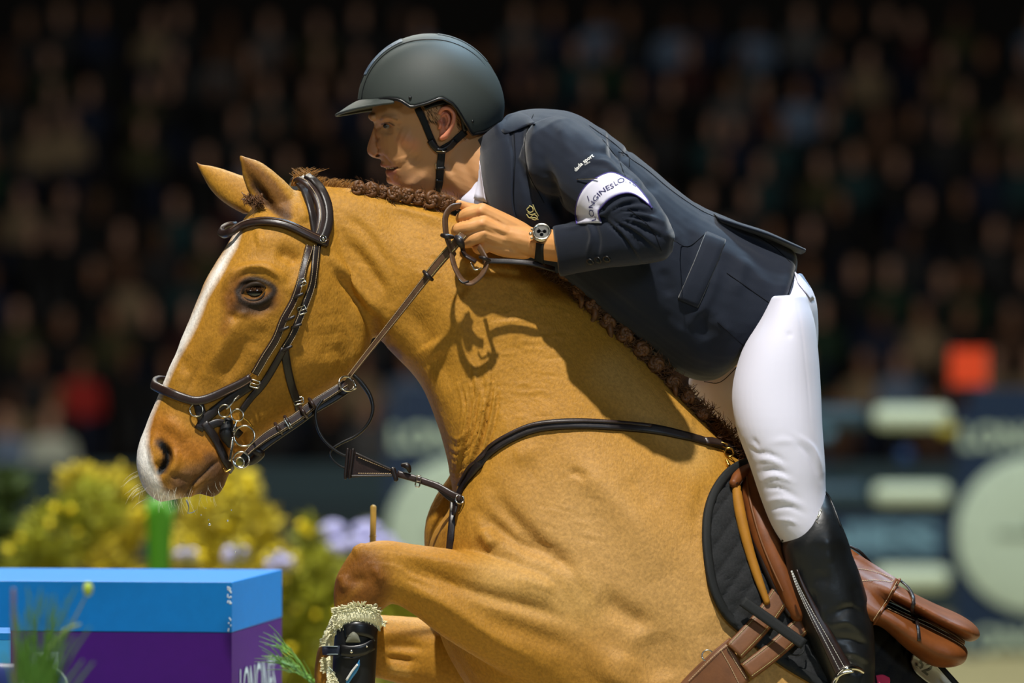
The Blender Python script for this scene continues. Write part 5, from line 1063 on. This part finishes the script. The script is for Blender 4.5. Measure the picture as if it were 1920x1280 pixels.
mkp('closure_strap', ribbon(*on([SV], [(640,1218),(660,1220),(682,1216),(698,1206)], .004, .004), 22, 5), M['black'], tb); mkp('closure_strap', ribbon(*on([SV], [(648,1184),(668,1178),(690,1182),(702,1190)], .003, .004), 26, 4), M['black'], tb); mkp('shell_edge', ribbon(*on([SV], [(646,1232),(664,1232),(684,1224)], .004, .004), 4, 4), M['rubber'], tb)
mkp('rivet', ball(at_s(660, 1220, .009, [SV])[0], (.0034, .002, .0034), 12, 8), M['steel'], tb); mkp('rivet', ball(at_s(685, 1211, .007, [SV])[0], (.002, .0015, .002), 10, 8), M['steel'], tb)
drape([[(648,1203),(653,1192),(662,1184),(671,1190),(676,1203)], [(649,1204),(656,1204),(662,1204),(670,1204),(675,1204)]], [SV], .002, .004, material('grey_rubber_badge', (112,112,96), .6), 'badge', tb, (4, 2))
drape([[(674,1236),(668,1246),(656,1262),(648,1278)], [(675,1246),(670,1258),(660,1272),(652,1284)]], [SV], .002, .003, material('blue_gel_insert', (60,130,180), .25), 'gel_insert', tb, (4, 3)); mkp('gel_stripe', ribbon(*on([SV], [(670,1244),(660,1258),(651,1274)], .0062, .004), 4, 1), M['logo_white'], tb)
# ---------------------------------------------------------------- surroundings
def PL(px, py, L): """point seen at px,py at distance L from the camera""" ; return P(px, py, L-D)
def flat(name, rgb, **k): return material(name, rgb, **k)
# sand arena
sand = flat('arena_sand', (188,174,132), rough=.9, spec=.1, bump=(40,.4,.01), vary=.12, vscale=12)
fl_ = mk('floor', [(-30,-9,0),(30,-9,0),(30,95,0),(-30,95,0)], [(0,1,2,3)], sand, None, False); tag(fl_, 'sand floor of the indoor arena', kind='structure')
# ---- blue and purple jump box in the left foreground
blue = flat('gloss_blue_paint', (0,104,172), rough=.5, spec=.3, bump=(30,.05,.002), vary=.04); purple = flat('gloss_purple_paint', (58,4,98), rough=.5, spec=.3, vary=.05)
lblue = flat('pale_blue_paint', (50,140,195), rough=.5, spec=.4, vary=.04)
c0 = P(435, 1091, .5); dr = np.array([.0733, .588, 0]); dr_n = dr/np.linalg.norm(dr); dl = np.array([-dr_n[1], dr_n[0], 0.]); dep = .592
def slab(z0, z1, length, d0=0, dd=dep, inset=0, base=c0):
    q = [];
    for z in (z0, z1):
        for a, b in ((inset, inset), (length-inset, inset), (length-inset, dd-inset), (inset, dd-inset)): p = base+dl*a+dr_n*(b+d0); q.append((p[0], p[1], z))
    return np.array(q), [(3, 2, 1, 0), (4, 5, 6, 7), (0, 1, 5, 4), (1, 2, 6, 5), (2, 3, 7, 6), (3, 0, 4, 7)]
jb = thing('jump_box', (c0[0]-.6, c0[1]+.2, 0), 'big jump box with blue top band over purple sides at the lower left', 'jump box')
zt = c0[2]; o = mkp('top_band', slab(zt-.0995, zt, 2.3), blue, jb, False); bv_ = o.modifiers.new('b', 'BEVEL'); bv_.width = .0018; bv_.segments = 2
mkp('box_side', slab(.02, zt-.1005, 2.3, inset=.0008), purple, jb, False)
tag(mkp('edge_scuff', join([ball(c0+dl*random.Random(k).uniform(.001, .009)+np.array([0, -.0005, -random.Random(k+50).choice((.01, .016, .025, .034, .07, .08, .088))-random.Random(k+9).uniform(0, .008)]), (.0016, .0006, .0022), 6, 4) for k in range(26)]), flat('bare_white_primer', (190,205,215), rough=.8), jb), kind='stuff')
def face_text(name, txt, origin, ex, ez, height, width, mat, parent, th=.001, bold=0):
    cu = bpy.data.curves.new('t', 'FONT'); cu.body = txt; cu.size = 1; cu.extrude = 0; cu.offset = bold; ob = bpy.data.objects.new('t', cu); COL.objects.link(ob)
    me = bpy.data.meshes.new_from_object(ob.evaluated_get(bpy.context.evaluated_depsgraph_get())); bpy.data.objects.remove(ob)
    V = np.array([v.co[:] for v in me.vertices]); F = [tuple(p.vertices) for p in me.polygons]; V[:, :2] -= V[:, :2].min(0); V[:, 0] *= width/V[:, 0].max(); V[:, 1] *= height/V[:, 1].max()
    return mk(name, np.asarray(origin)+V[:, :1]*np.asarray(ex)+V[:, 1:2]*np.asarray(ez), F, mat, parent, False)
face_text('side_lettering', 'LONGINES', c0+dr_n*.085+[.0012, -.0002, -.268], dr_n, (0, 0, 1), .092, .42, flat('pale_print', (170,185,190), rough=.6), jb)
sb = thing('jump_box', (-1.4, -.5, 0), 'smaller pale blue jump box cut off at the left edge, lower than the big one', 'jump box')
b0 = P(20, 1187, -.25); q = np.array([[b0[0]-.9, b0[1], 0], [b0[0], b0[1], 0], [b0[0]-.02, b0[1]+.2, 0], [b0[0]-.9, b0[1]+.2, 0]]); bx1 = np.vstack([q+[0, 0, b0[2]-.012], q+[0, 0, b0[2]]]); bx0 = np.vstack([q+[0, 0, .02], q+[0, 0, b0[2]-.0125]])
BF = [(3, 2, 1, 0), (4, 5, 6, 7), (0, 1, 5, 4), (1, 2, 6, 5), (2, 3, 7, 6), (3, 0, 4, 7)]; mk('top_band', bx1, BF, blue, sb, False); mk('box_side', bx0, BF, lblue, sb, False)
# pole lying in its cup in front of the box
jp = thing('jump_pole', tuple(PL(83, 1292, 9.2)), 'navy and white pole end lying in a grey cup before the box', 'jump pole')
e0 = PL(83, 1292, 9.2); navy = flat('navy_pole_paint', (38,50,98), rough=.35, vary=.15, vscale=12); white = flat('white_pole_paint', (205,212,200), rough=.4)
mkp('pole', tube([e0, e0+[-.25, .18, 0]], .042, n=32, sub=1), navy, jp); mkp('pole_end_band', tube([e0+[-.018, -.022, -.012], e0+[-.02, .0, -.012]], .034, n=28, sub=1), white, jp)
mkp('pole_rim', ringm(e0+[0, -.006, 0], (.3, -1, 0), .040, .004, 36, 8), flat('pale_rim', (150,168,160), rough=.4), jp); mkp('pole_cup', box(e0+[-.005, .08, .022], (.045, .01, .075)), flat('grey_cup', (120,126,140), rough=.5), jp)
# bamboo cane and pine sprig near the horse
cane = tag(mkp('bamboo_cane', join([tube([PL(697, 1300, 10.35), PL(698, 1150, 10.35), PL(699, 1020, 10.35), PL(700, 951, 10.35)], [.0065, .0062, .006, .0058], n=12), ringm(PL(699, 1005, 10.35), (0, 0, 1), .006, .0016, 16, 6)]), flat('bamboo', (176,140,62), rough=.5, vary=.15), None), 'thin upright bamboo cane just behind the horse raised knee', 'cane')
def needles(specs, name, mat, parent, r=.0008, n=4): return strands(name, [(s, r) for s in specs], mat, parent, n=n, sub=2)
rr = random.Random(4); pine = thing('pine_sprig', tuple(PL(585, 1290, 10.5)), 'bright green needle sprig beside the blue box and the far knee', 'plant'); sp = []
for k in range(46):
    t = rr.random(); b = PL(600-70*t+rr.uniform(-6, 6), 1292-88*t*rr.uniform(.5, 1), 10.5+rr.uniform(-.05, .05)); d = np.array([-rr.uniform(.02, .07), rr.uniform(-.02, .02), rr.uniform(.005, .05)]); sp.append([b, b+d*.5+[0, 0, .004], b+d])
tag(needles(sp, 'needle', flat('pine_needle', (92,140,30), rough=.5), pine, .0011), kind='stuff'); mkp('stem', tube([PL(612, 1340, 10.5), PL(585, 1285, 10.5), PL(545, 1215, 10.5)], [.003, .002, .001], n=6), flat('pine_stem', (90,110,40)), pine)
# ---- flowering shrubs behind the box
leafm = [flat('leaf_green', (138,142,34), rough=.6, spec=.3), flat('leaf_yellow', (186,172,52), rough=.6, spec=.3), flat('leaf_dark', (46,66,18), rough=.6), flat('leaf_grey_green', (120,124,84), rough=.6)]
blos = [flat('yellow_blossom', (228,206,30), rough=.6), flat('lavender_blossom', (170,172,226), rough=.6), flat('cream_blossom', (214,200,150), rough=.6)]
def leaf_cloud(blobs, L, n, size, seed):
    rr = np.random.RandomState(seed); V = []; F = []; mi = []; wts = np.array([b[2]**2 for b in blobs], float); wts /= wts.sum()
    for k in range(n):
        b = blobs[rr.choice(len(blobs), p=wts)]; d = rr.normal(size=3); d /= np.linalg.norm(d); q = rr.uniform(.35, 1)**.5
        c = PL(b[0]+d[0]*b[2]*q, b[1]+d[2]*b[2]*q*(b[3] if len(b) > 3 else 1), L)+[0, d[1]*b[2]*L/10000*q, 0]
        u = rr.normal(size=3); u[2] = abs(u[2]); u /= np.linalg.norm(u); v = np.cross(u, rr.normal(size=3)); v /= np.linalg.norm(v); w_ = np.cross(u, v); s = size*rr.uniform(.6, 1.3); i = len(V)
        V += [c, c+u*s*.5+v*s*.22+w_*s*.06, c+u*s, c+u*s*.5-v*s*.22+w_*s*.06]; F.append((i, i+1, i+2, i+3))
    return V, F
def shrub(name, blobs, L, n, size, mat, label, seed, bl=None, nb=0, bs=.012):
    L += 4.0; size *= 1.35; bs *= 1.3
    x = np.mean([b[0] for b in blobs]); base_ = PL(x, 1280, L); base_[2] = 0; t = thing(name, tuple(base_), label, 'plant'); V, F = leaf_cloud(blobs, L, n, size, seed); tag(mk('foliage', V, F, mat, t, False), kind='stuff')
    r2 = random.Random(seed); st = []
    for b in blobs: st.append(tube([base_+[r2.uniform(-.05, .05), 0, 0], (base_+PL(b[0], b[1], L))/2+[r2.uniform(-.05, .05), 0, 0], PL(b[0], b[1]-b[2]*.5, L)], [.012, .008, .003], n=6))
    tag(mkp('stem', join(st), leafm[2], t), kind='stuff')
    if bl is not None:
        parts = []
        for k in range(nb): b = blobs[r2.randrange(len(blobs))]; a = r2.uniform(0, 6.28); q = r2.random()**.5; parts.append(ball(PL(b[0]+math.cos(a)*b[2]*q, b[1]-abs(math.sin(a))*b[2]*q*.9, L)+[0, -b[2]*L/10000*.8, 0], bs*r2.uniform(.6, 1.3), 8, 5))
        tag(mkp('blossom', join(parts), bl, t), kind='stuff')
    return t
shrub('flowering_shrub', [(110,1010,70),(170,960,60),(60,1050,50),(40,1130,70)], 13.6, 2600, .030, leafm[0], 'tall yellow-green shrub behind the box, nearest the left edge', 1, blos[0], 12, .008)
shrub('flowering_shrub', [(150,905,34),(215,930,52),(235,985,48),(200,1045,60),(225,1110,60)], 13.9, 2600, .028, leafm[1], 'yellow flowering shrub behind the box, left of the broad green leaf', 2, blos[0], 14, .008)
shrub('flowering_shrub', [(440,925,46),(400,970,60),(470,990,52),(370,1040,60),(440,1060,70),(500,1060,50)], 13.7, 3200, .030, leafm[1], 'yellow flowering shrub under the horse chin behind the box', 3, blos[0], 22, .009)
shrub('flowering_shrub', [(590,1080,60),(560,1150,80),(620,1220,90),(540,1250,70),(580,1000,26)], 13.8, 3600, .030, leafm[0], 'yellow-green shrub right of the box, left of the raised knee', 4, blos[0], 16, .010)
shrub('flowering_shrub', [(700,1120,80),(770,1150,80),(760,1230,90),(830,1180,60)], 14.2, 3000, .030, leafm[0], 'yellow-green shrub seen through the gap between both forelegs', 5, blos[2], 16)
shrub('flowering_shrub', [(-20,980,60),(10,920,40),(-10,1080,70)], 14.6, 1600, .035, leafm[2], 'dark green shrub cut off at the left edge above the box', 6)
shrub('lavender_plant', [(660,1030,34),(720,1035,30),(625,1000,16),(690,1000,20)], 14.8, 500, .02, leafm[3], 'lavender blue flower clump behind the bamboo cane', 7, blos[1], 60, .016)
shrub('flowering_shrub', [(350,1050,22),(445,1045,24),(520,1060,26)], 13.0, 240, .02, leafm[3], 'pale flower clump just behind the far edge of the blue box', 8, blos[1], 12, .012)
bl_ = thing('broad_leaf_plant', tuple(np.array(PL(298, 1100, 16.0))*[1, 1, 0]), 'broad bright green upright leaf behind the box below the muzzle', 'plant'); gm = flat('bright_green_leaf', (66,136,14), rough=.5)
for k, (dx, w_) in enumerate(((0, 34), (-14, 24), (16, 22))): mkp('leaf', ribbon(even(np.array([PL(300+dx*.4, 1500, 16.0+.02*k), PL(298+dx*.6, 1100, 16.0+.02*k), PL(300+dx, 930+8*k, 16.0+.02*k)]), .05), np.tile([0, -1, .1], (200, 1))[:len(even(np.array([PL(300+dx*.4, 1500, 16.0+.02*k), PL(298+dx*.6, 1100, 16.0+.02*k), PL(300+dx, 930+8*k, 16.0+.02*k)]), .05))], w_*1.6, 3), gm, bl_)
# ---- blurred foreground plant
fp = thing('foreground_plant', tuple(np.array(PL(60, 1280, 8.0))*[1, 1, 0]), 'blurred grassy plant in front of the box at the lower left corner', 'plant'); rr = random.Random(9); sp = []
for k in range(46):
    x = 60+rr.uniform(-30, 30); top = (x+rr.uniform(-40, 110), 1290-rr.uniform(40, 190)); L = 7.9+rr.uniform(-.15, .15); b = PL(x, 1420, L); t = PL(*top, L); sp.append([b, (b+t)/2+[rr.uniform(-.01, .01), 0, .02], t])
tag(needles(sp, 'grass_blade', flat('soft_green_blade', (84,128,44), rough=.6), fp, .0028), kind='stuff')
mkp('stalk', tube([PL(30, 1400, 8.0), PL(27, 1250, 8.0), PL(25, 1105, 8.0)], [.005, .0045, .003], n=8), flat('mauve_stalk', (124,104,110)), fp)
mkp('bud', ball(PL(165, 1104, 8.2), (.0075, .006, .011), 12, 8), flat('yellow_green_bud', (186,206,70)), fp); mkp('twig', tube([PL(80, 1290, 8.2), PL(130, 1180, 8.2), PL(164, 1112, 8.2)], [.0015, .0015, .001], n=6), leafm[0], fp)
mkp('twig', tube([PL(85, 1230, 8.2), PL(120, 1185, 8.2), PL(150, 1170, 8.2)], [.006, .005, .002], n=6), flat('grey_green_twig', (120,140,90)), fp)
# ---- background obstacle: two wings with clock faces, striped poles and a plank
WL = 34.0; nav = flat('navy_wing_paint', (12,40,74), rough=.5); face_m = flat('clock_face_white', (204,220,204), rough=.5); pr = flat('pale_green_print', (190,206,188), rough=.6); yel = flat('yellow_band', (196,176,50), rough=.5); grey = flat('clock_hand_grey', (120,136,128))
def wx(px): return (px-960)/10000*WL
def wz(py): return H-(py-640)/10000*WL
def wing(cx, label):
    t = thing('jump_wing', (wx(cx), WL-D, 0), label, 'jump stand'); y = WL-D
    mkp('wing_panel', box((wx(cx), y+.06, (wz(768)+.05)/2), (1.02, .08, wz(768)-.05)), nav, t, False); mkp('wing_cap', box((wx(cx)-.2, y+.06, wz(748)), (.42, .08, .14)), nav, t, False)
    R = .5; th = np.linspace(0, 2*np.pi, 48, endpoint=False); rg = [np.stack([wx(cx)+R*k*np.cos(th), np.full(48, y+.018-h), wz(1002)+R*k*np.sin(th)], 1) for k, h in ((1, 0), (1, .012), (.97, .016), (.4, .016), (.01, .016))]; cf = mkp('clock_face', rings_mesh(rg), face_m, t)
    for a in range(12): s, c = math.sin(a*math.pi/6), math.cos(a*math.pi/6); mkp('hour_mark', box((wx(cx)+.43*s, y-.001, wz(1002)+.43*c), (.018, .004, .018)), grey, cf)
    mkp('clock_hand', tube([(wx(cx), y-.004, wz(1002)), (wx(cx)-.24, y-.004, wz(1002)+.01)], .012, n=6), grey, cf); mkp('clock_hand', tube([(wx(cx), y-.006, wz(1002)), (wx(cx)-.02, y-.006, wz(1002)+.1)], .012, n=6), grey, cf)
    face_text('wing_lettering', 'LONGINES', (wx(cx)-.47, y+.015, wz(842)), (1, 0, 0), (0, 0, 1), .155, .94, pr, t, bold=.04); face_text('wing_lettering', 'LONGINES', (wx(cx)-.47, y+.015, wz(1222)), (1, 0, 0), (0, 0, 1), .155, .94, pr, t, bold=.04)
    for s in (-1, 1): mkp('wing_foot', box((wx(cx)+s*.4, y+.06, .03), (.08, .5, .06)), nav, t, False)
    return t
wing(1940, 'navy jump wing with a white clock face at the right edge'); wing(872, 'navy jump wing with a white clock face between the bridle and the horse chest')
fg = thing('flag', (wx(1818), WL-D+.06, wz(770)), 'square orange-red flag above the right navy jump wing', 'flag'); mkp('flag_cloth', box((wx(1818), WL-D+.06, wz(688)), (.235, .012, .23)), flat('orange_red_cloth', (244,74,30), rough=.6), fg, False); mkp('flag_stick', tube([(wx(1790), WL-D+.075, wz(768)), (wx(1790), WL-D+.075, wz(650))], .012, n=8), nav, fg)
polew = flat('white_stripe_paint', (222,236,216), rough=.5); poleb = flat('teal_stripe_paint', (52,78,98), rough=.5); polen = flat('dim_navy_paint', (30,44,58), rough=.5)
def pole(py, r, label, alt):
    x0, x1 = wx(1025), wx(1785); t = thing('jump_pole', ((x0+x1)/2, WL-D, wz(py)), label, 'jump pole'); n = 5; seg = (x1-x0)/n
    for k in range(n): a = x1-seg*(k+1); mkp('pole_stripe', tube([(a+r, WL-D, wz(py)), (a+seg-r, WL-D, wz(py))], r, n=16, sub=1), polew if k % 2 == 0 else alt, t)
    return t
pole(782, .072, 'top striped pole of the background jump, white end by the flag', poleb); pole(926, .068, 'second striped pole of the background jump, white end level with the clock top', poleb); pole(1084, .078, 'lowest striped pole of the background jump, white end level with the clock bottom', polen)
yb = mkp('pole_marker', tube([(wx(1765), WL-D-.08, wz(806)), (wx(1786), WL-D-.08, wz(806))], .03, n=12, sub=1), yel); tag(yb, 'short yellow peg under the white end of the top pole', 'peg')
pk = thing('jump_plank', (wx(1400), WL-D, wz(1005)), 'navy plank with pale blue lettering hung between the striped poles', 'plank'); mkp('plank', box((wx(1405), WL-D, wz(1008)), (2.58, .04, .30)), nav, pk, False); face_text('plank_lettering', 'LONGINES', (wx(1060), WL-D-.03, wz(1036)), (1, 0, 0), (0, 0, 1), .19, 2.38, flat('pale_blue_print', (120,160,186), rough=.6), pk, bold=.05)
for (x, y, r, c, lb) in ((1556,812,.062,(120,160,190),'pale round marker on a thin post left of the top pole white end'), (1710,856,.055,(30,66,120),'small round blue marker on a thin post below the top striped pole')):
    mt = thing('round_marker', (wx(x), WL-D+.6, 0), lb, 'marker'); mkp('disc', ball((wx(x), WL-D+.6, wz(y)-.01), (r, .03, r), 16, 10), flat('marker_%d' % x, c, rough=.5), mt); mkp('post', tube([(wx(x), WL-D+.62, 0), (wx(x), WL-D+.62, wz(y))], .008, n=6), nav, mt)
# ---- arena boards
bd = thing('arena_fence', (0, 29, 0), 'dark teal board fence around the arena behind the jump', 'fence'); zt_ = H-(868-640)/10000*39
bc = [flat('teal_board_dark', (26,42,52), rough=.6), flat('teal_board', (32,52,62), rough=.6), flat('teal_board_light', (50,74,82), rough=.6), flat('teal_board_mid', (40,58,68), rough=.6)]
for i in range(-5, 13):
    for j, (a, b) in enumerate(((0, .16), (.17, .40), (.41, .56), (.57, .80), (.81, zt_))): mkp('board', box((-8.4+i*2.4, 29, (a+b)/2), (2.37, .04, b-a)), bc[(1, 0, 2, 0, 1)[j] if (i+j) % 5 else 3], bd, False)
for i in range(-5, 14): mkp('post', box((-9.6+i*2.4, 29.06, zt_/2), (.08, .08, zt_)), bc[0], bd, False)
# ---- grandstand and crowd
dk = flat('stand_concrete', (34,30,28), rough=.9); ROWS = 11; L0 = 62.0
gs = thing('grandstand', (0, L0-D, 0), 'dark tiered grandstand rising behind the arena fence', 'grandstand'); gs['kind'] = 'structure'
for r in range(ROWS+5): mkp('tier', box((0, L0-D+.9*r+.25, .5*r/2-.1+.0), (60, .9, max(.5*r, .06)+.2)), dk, gs, False)
wl = mk('wall_back', [(-30, 84, 0), (30, 84, 0), (30, 84, 16), (-30, 84, 16)], [(0, 1, 2, 3)], flat('black_back_wall', (14,12,12), rough=.95)); tag(wl, kind='structure')
skins = [flat('skin_pale', (196,150,128), rough=.6), flat('skin_tan', (160,112,84), rough=.6), flat('skin_brown', (110,74,54), rough=.6)]
hairs = [flat('hair_dark', (34,26,22), rough=.6), flat('hair_brown', (78,54,36), rough=.6), flat('hair_grey', (140,136,130), rough=.6), flat('hair_blond', (150,120,76), rough=.6)]
coats = {'black': (16,16,18), 'brown': (84,58,42), 'grey': (96,96,98), 'navy': (28,38,62), 'olive': (72,70,42), 'teal': (34,66,70), 'maroon': (66,32,32), 'beige': (150,128,100), 'charcoal': (46,46,48), 'pale blue': (120,140,170), 'dark green': (30,56,38)}
coats.update({'red': (190,50,44), 'white': (206,214,200)}); coatm = {k: flat('coat_'+k.replace(' ', '_'), v, rough=.8) for k, v in coats.items()}
prof = [(.0, .17, .12), (.12, .18, .13), (.30, .17, .12), (.45, .20, .12), (.54, .19, .10), (.58, .08, .07), (.62, .055, .055), (.66, .06, .065), (.70, .075, .09), (.77, .08, .10), (.84, .07, .085), (.88, .035, .04), (.89, .005, .005)]
def ell(p, k=1.0, add=0.0, n=12):
    th = np.linspace(0, 2*np.pi, n, endpoint=False); return [np.stack([(a*k+add)*np.cos(th), (b*k+add)*np.sin(th), np.full(n, z)], 1) for z, a, b in p]
limb = lambda pts, r: tube([np.array(p) for p in pts], r, n=8, sub=2)
def proto():
    b = thing('person', (0, 0, 0), None, 'person'); b.empty_display_size = .05
    mkp('body', join([rings_mesh(ell(prof)), limb([(-.10, -.05, .05), (-.10, -.42, .06), (-.10, -.45, -.38)], [.075, .06, .045]), limb([(.10, -.05, .05), (.10, -.42, .06), (.10, -.45, -.38)], [.075, .06, .045])]), skins[0], b)
    mkp('coat', join([rings_mesh(ell([p for p in prof if p[0] < .6], 1, .022)), limb([(-.20, 0, .48), (-.24, -.05, .25), (-.12, -.28, .14)], [.055, .05, .04]), limb([(.20, 0, .48), (.24, -.05, .25), (.12, -.28, .14)], [.055, .05, .04])]), coatm['black'], b)
    mkp('hair', rings_mesh(ell([(.74, .085, .06), (.80, .088, .10), (.86, .065, .08), (.90, .03, .03), (.905, .004, .004)], 1, .004)), hairs[0], b); b.children[-1].data.transform(__import__('mathutils').Matrix.Translation((0, .02, 0)))
    mkp('trousers', join([limb([(-.10, .0, .04), (-.10, -.42, .065), (-.10, -.45, -.36)], [.09, .075, .06]), limb([(.10, .0, .04), (.10, -.42, .065), (.10, -.45, -.36)], [.09, .075, .06])]), coatm['charcoal'], b)
    return b
pp = proto(); pk_ch = list(pp.children); cr_r = random.Random(21); ordn = ['lowest', 'second', 'third', 'fourth', 'fifth', 'sixth', 'seventh', 'eighth', 'ninth', 'tenth', 'eleventh']
for c in pk_ch:
    for s in c.material_slots: s.link = 'OBJECT'
keys = [k for k in coats if k not in ('red', 'white')]+['olive', 'teal', 'brown', 'dark green']+['black']*6+['charcoal']*4; cnt = 0; rest = []
def put(x, y, z, coat, sk, hr, label, first=False, sc=1.0):
    r = pp if first else pp.copy()
    if not first: COL.objects.link(r)
    r.location = (x, y, z); r.rotation_euler = (0, 0, cr_r.uniform(-.35, .35)); r.scale = (sc, sc, sc); r['label'] = label; r['category'] = 'person'; r['group'] = 'spectators in the grandstand'
    for ch, m in zip(pk_ch, (skins[sk], coatm[coat], hairs[hr], coatm['charcoal' if cr_r.random() < .6 else 'navy'])):
        c = ch if first else ch.copy()
        if not first: COL.objects.link(c); c.parent = r
        c.material_slots[0].link = 'OBJECT'; c.material_slots[0].material = m
    return r
NS = 27; nth = ['first', 'second', 'third', 'fourth', 'fifth', 'sixth', 'seventh', 'eighth', 'ninth', 'tenth']+['%dth' % k for k in range(11, 21)]+['21st', '22nd', '23rd']+['%dth' % k for k in range(24, 31)]
for r in range(ROWS):
    for k in range(NS):
        x = (k-(NS-1)/2)*.54+(.27 if r % 2 else 0)+cr_r.uniform(-.15, .15)
        if cr_r.random() < .16 and cnt: continue
        y = L0-D+.9*r+cr_r.uniform(-.05, .05)+.15; z = .5*r+.5+cr_r.uniform(-.06, .10)+.02
        px = 960+x*10000/(y+D)
        if r <= 1 and px > 1560: coat = cr_r.choice(['beige', 'brown', 'grey', 'pale blue', 'brown'])
        else: coat = cr_r.choice(keys)
        if r == 1:
            for q, cc in ((170, 'red'), (700, 'navy'), (640, 'beige'), (1700, 'pale blue'), (1600, 'beige')):
                if abs(px-q) < 43: coat = cc
        put(x, y, z, coat, cr_r.choice((0, 0, 0, 1, 1, 2)), cr_r.choice((0, 0, 1, 1, 2, 3)), 'spectator in a %s coat, %s row of the stand, %s seat from the left' % (coat, ordn[r], nth[k]), cnt == 0); cnt += 1
# three people standing at the fence on the left
for (px, coat, sk, hr, lb) in ((95, 'white', 0, 3, 'spectator in white sitting low behind the fence at the left'), (8, 'pale blue', 0, 1, 'spectator in pale blue sitting low, cut off by the left edge')):
    put((px-960)/10000*58, 48, .40, coat, sk, hr, lb)
# added unseen fills: low before the crowd's first rows, and over the shrubs
def area(name, loc, target, e, col, sx, sy):
    d = bpy.data.lights.new(name, 'AREA'); o = bpy.data.objects.new(name, d); COL.objects.link(o); d.shape = 'RECTANGLE'; d.size = sx; d.size_y = sy; d.energy = e; d.color = col; o.location = loc; o.rotation_euler = (Vector(target)-Vector(loc)).to_track_quat('-Z', 'Y').to_euler()
area('crowd_fill', (0, 42, 4.5), (0, 53, .9), 170, (1, .86, .74), 16, 1); area('arena_light', (2, 18, 13), (1, 25, .6), 1500, (.9, 1.0, .95), 10, 3); area('shrub_fill', (-1.4, 5.5, 7), (-1.2, 7.7, 1), 900, (1, .96, .84), 3, 2)
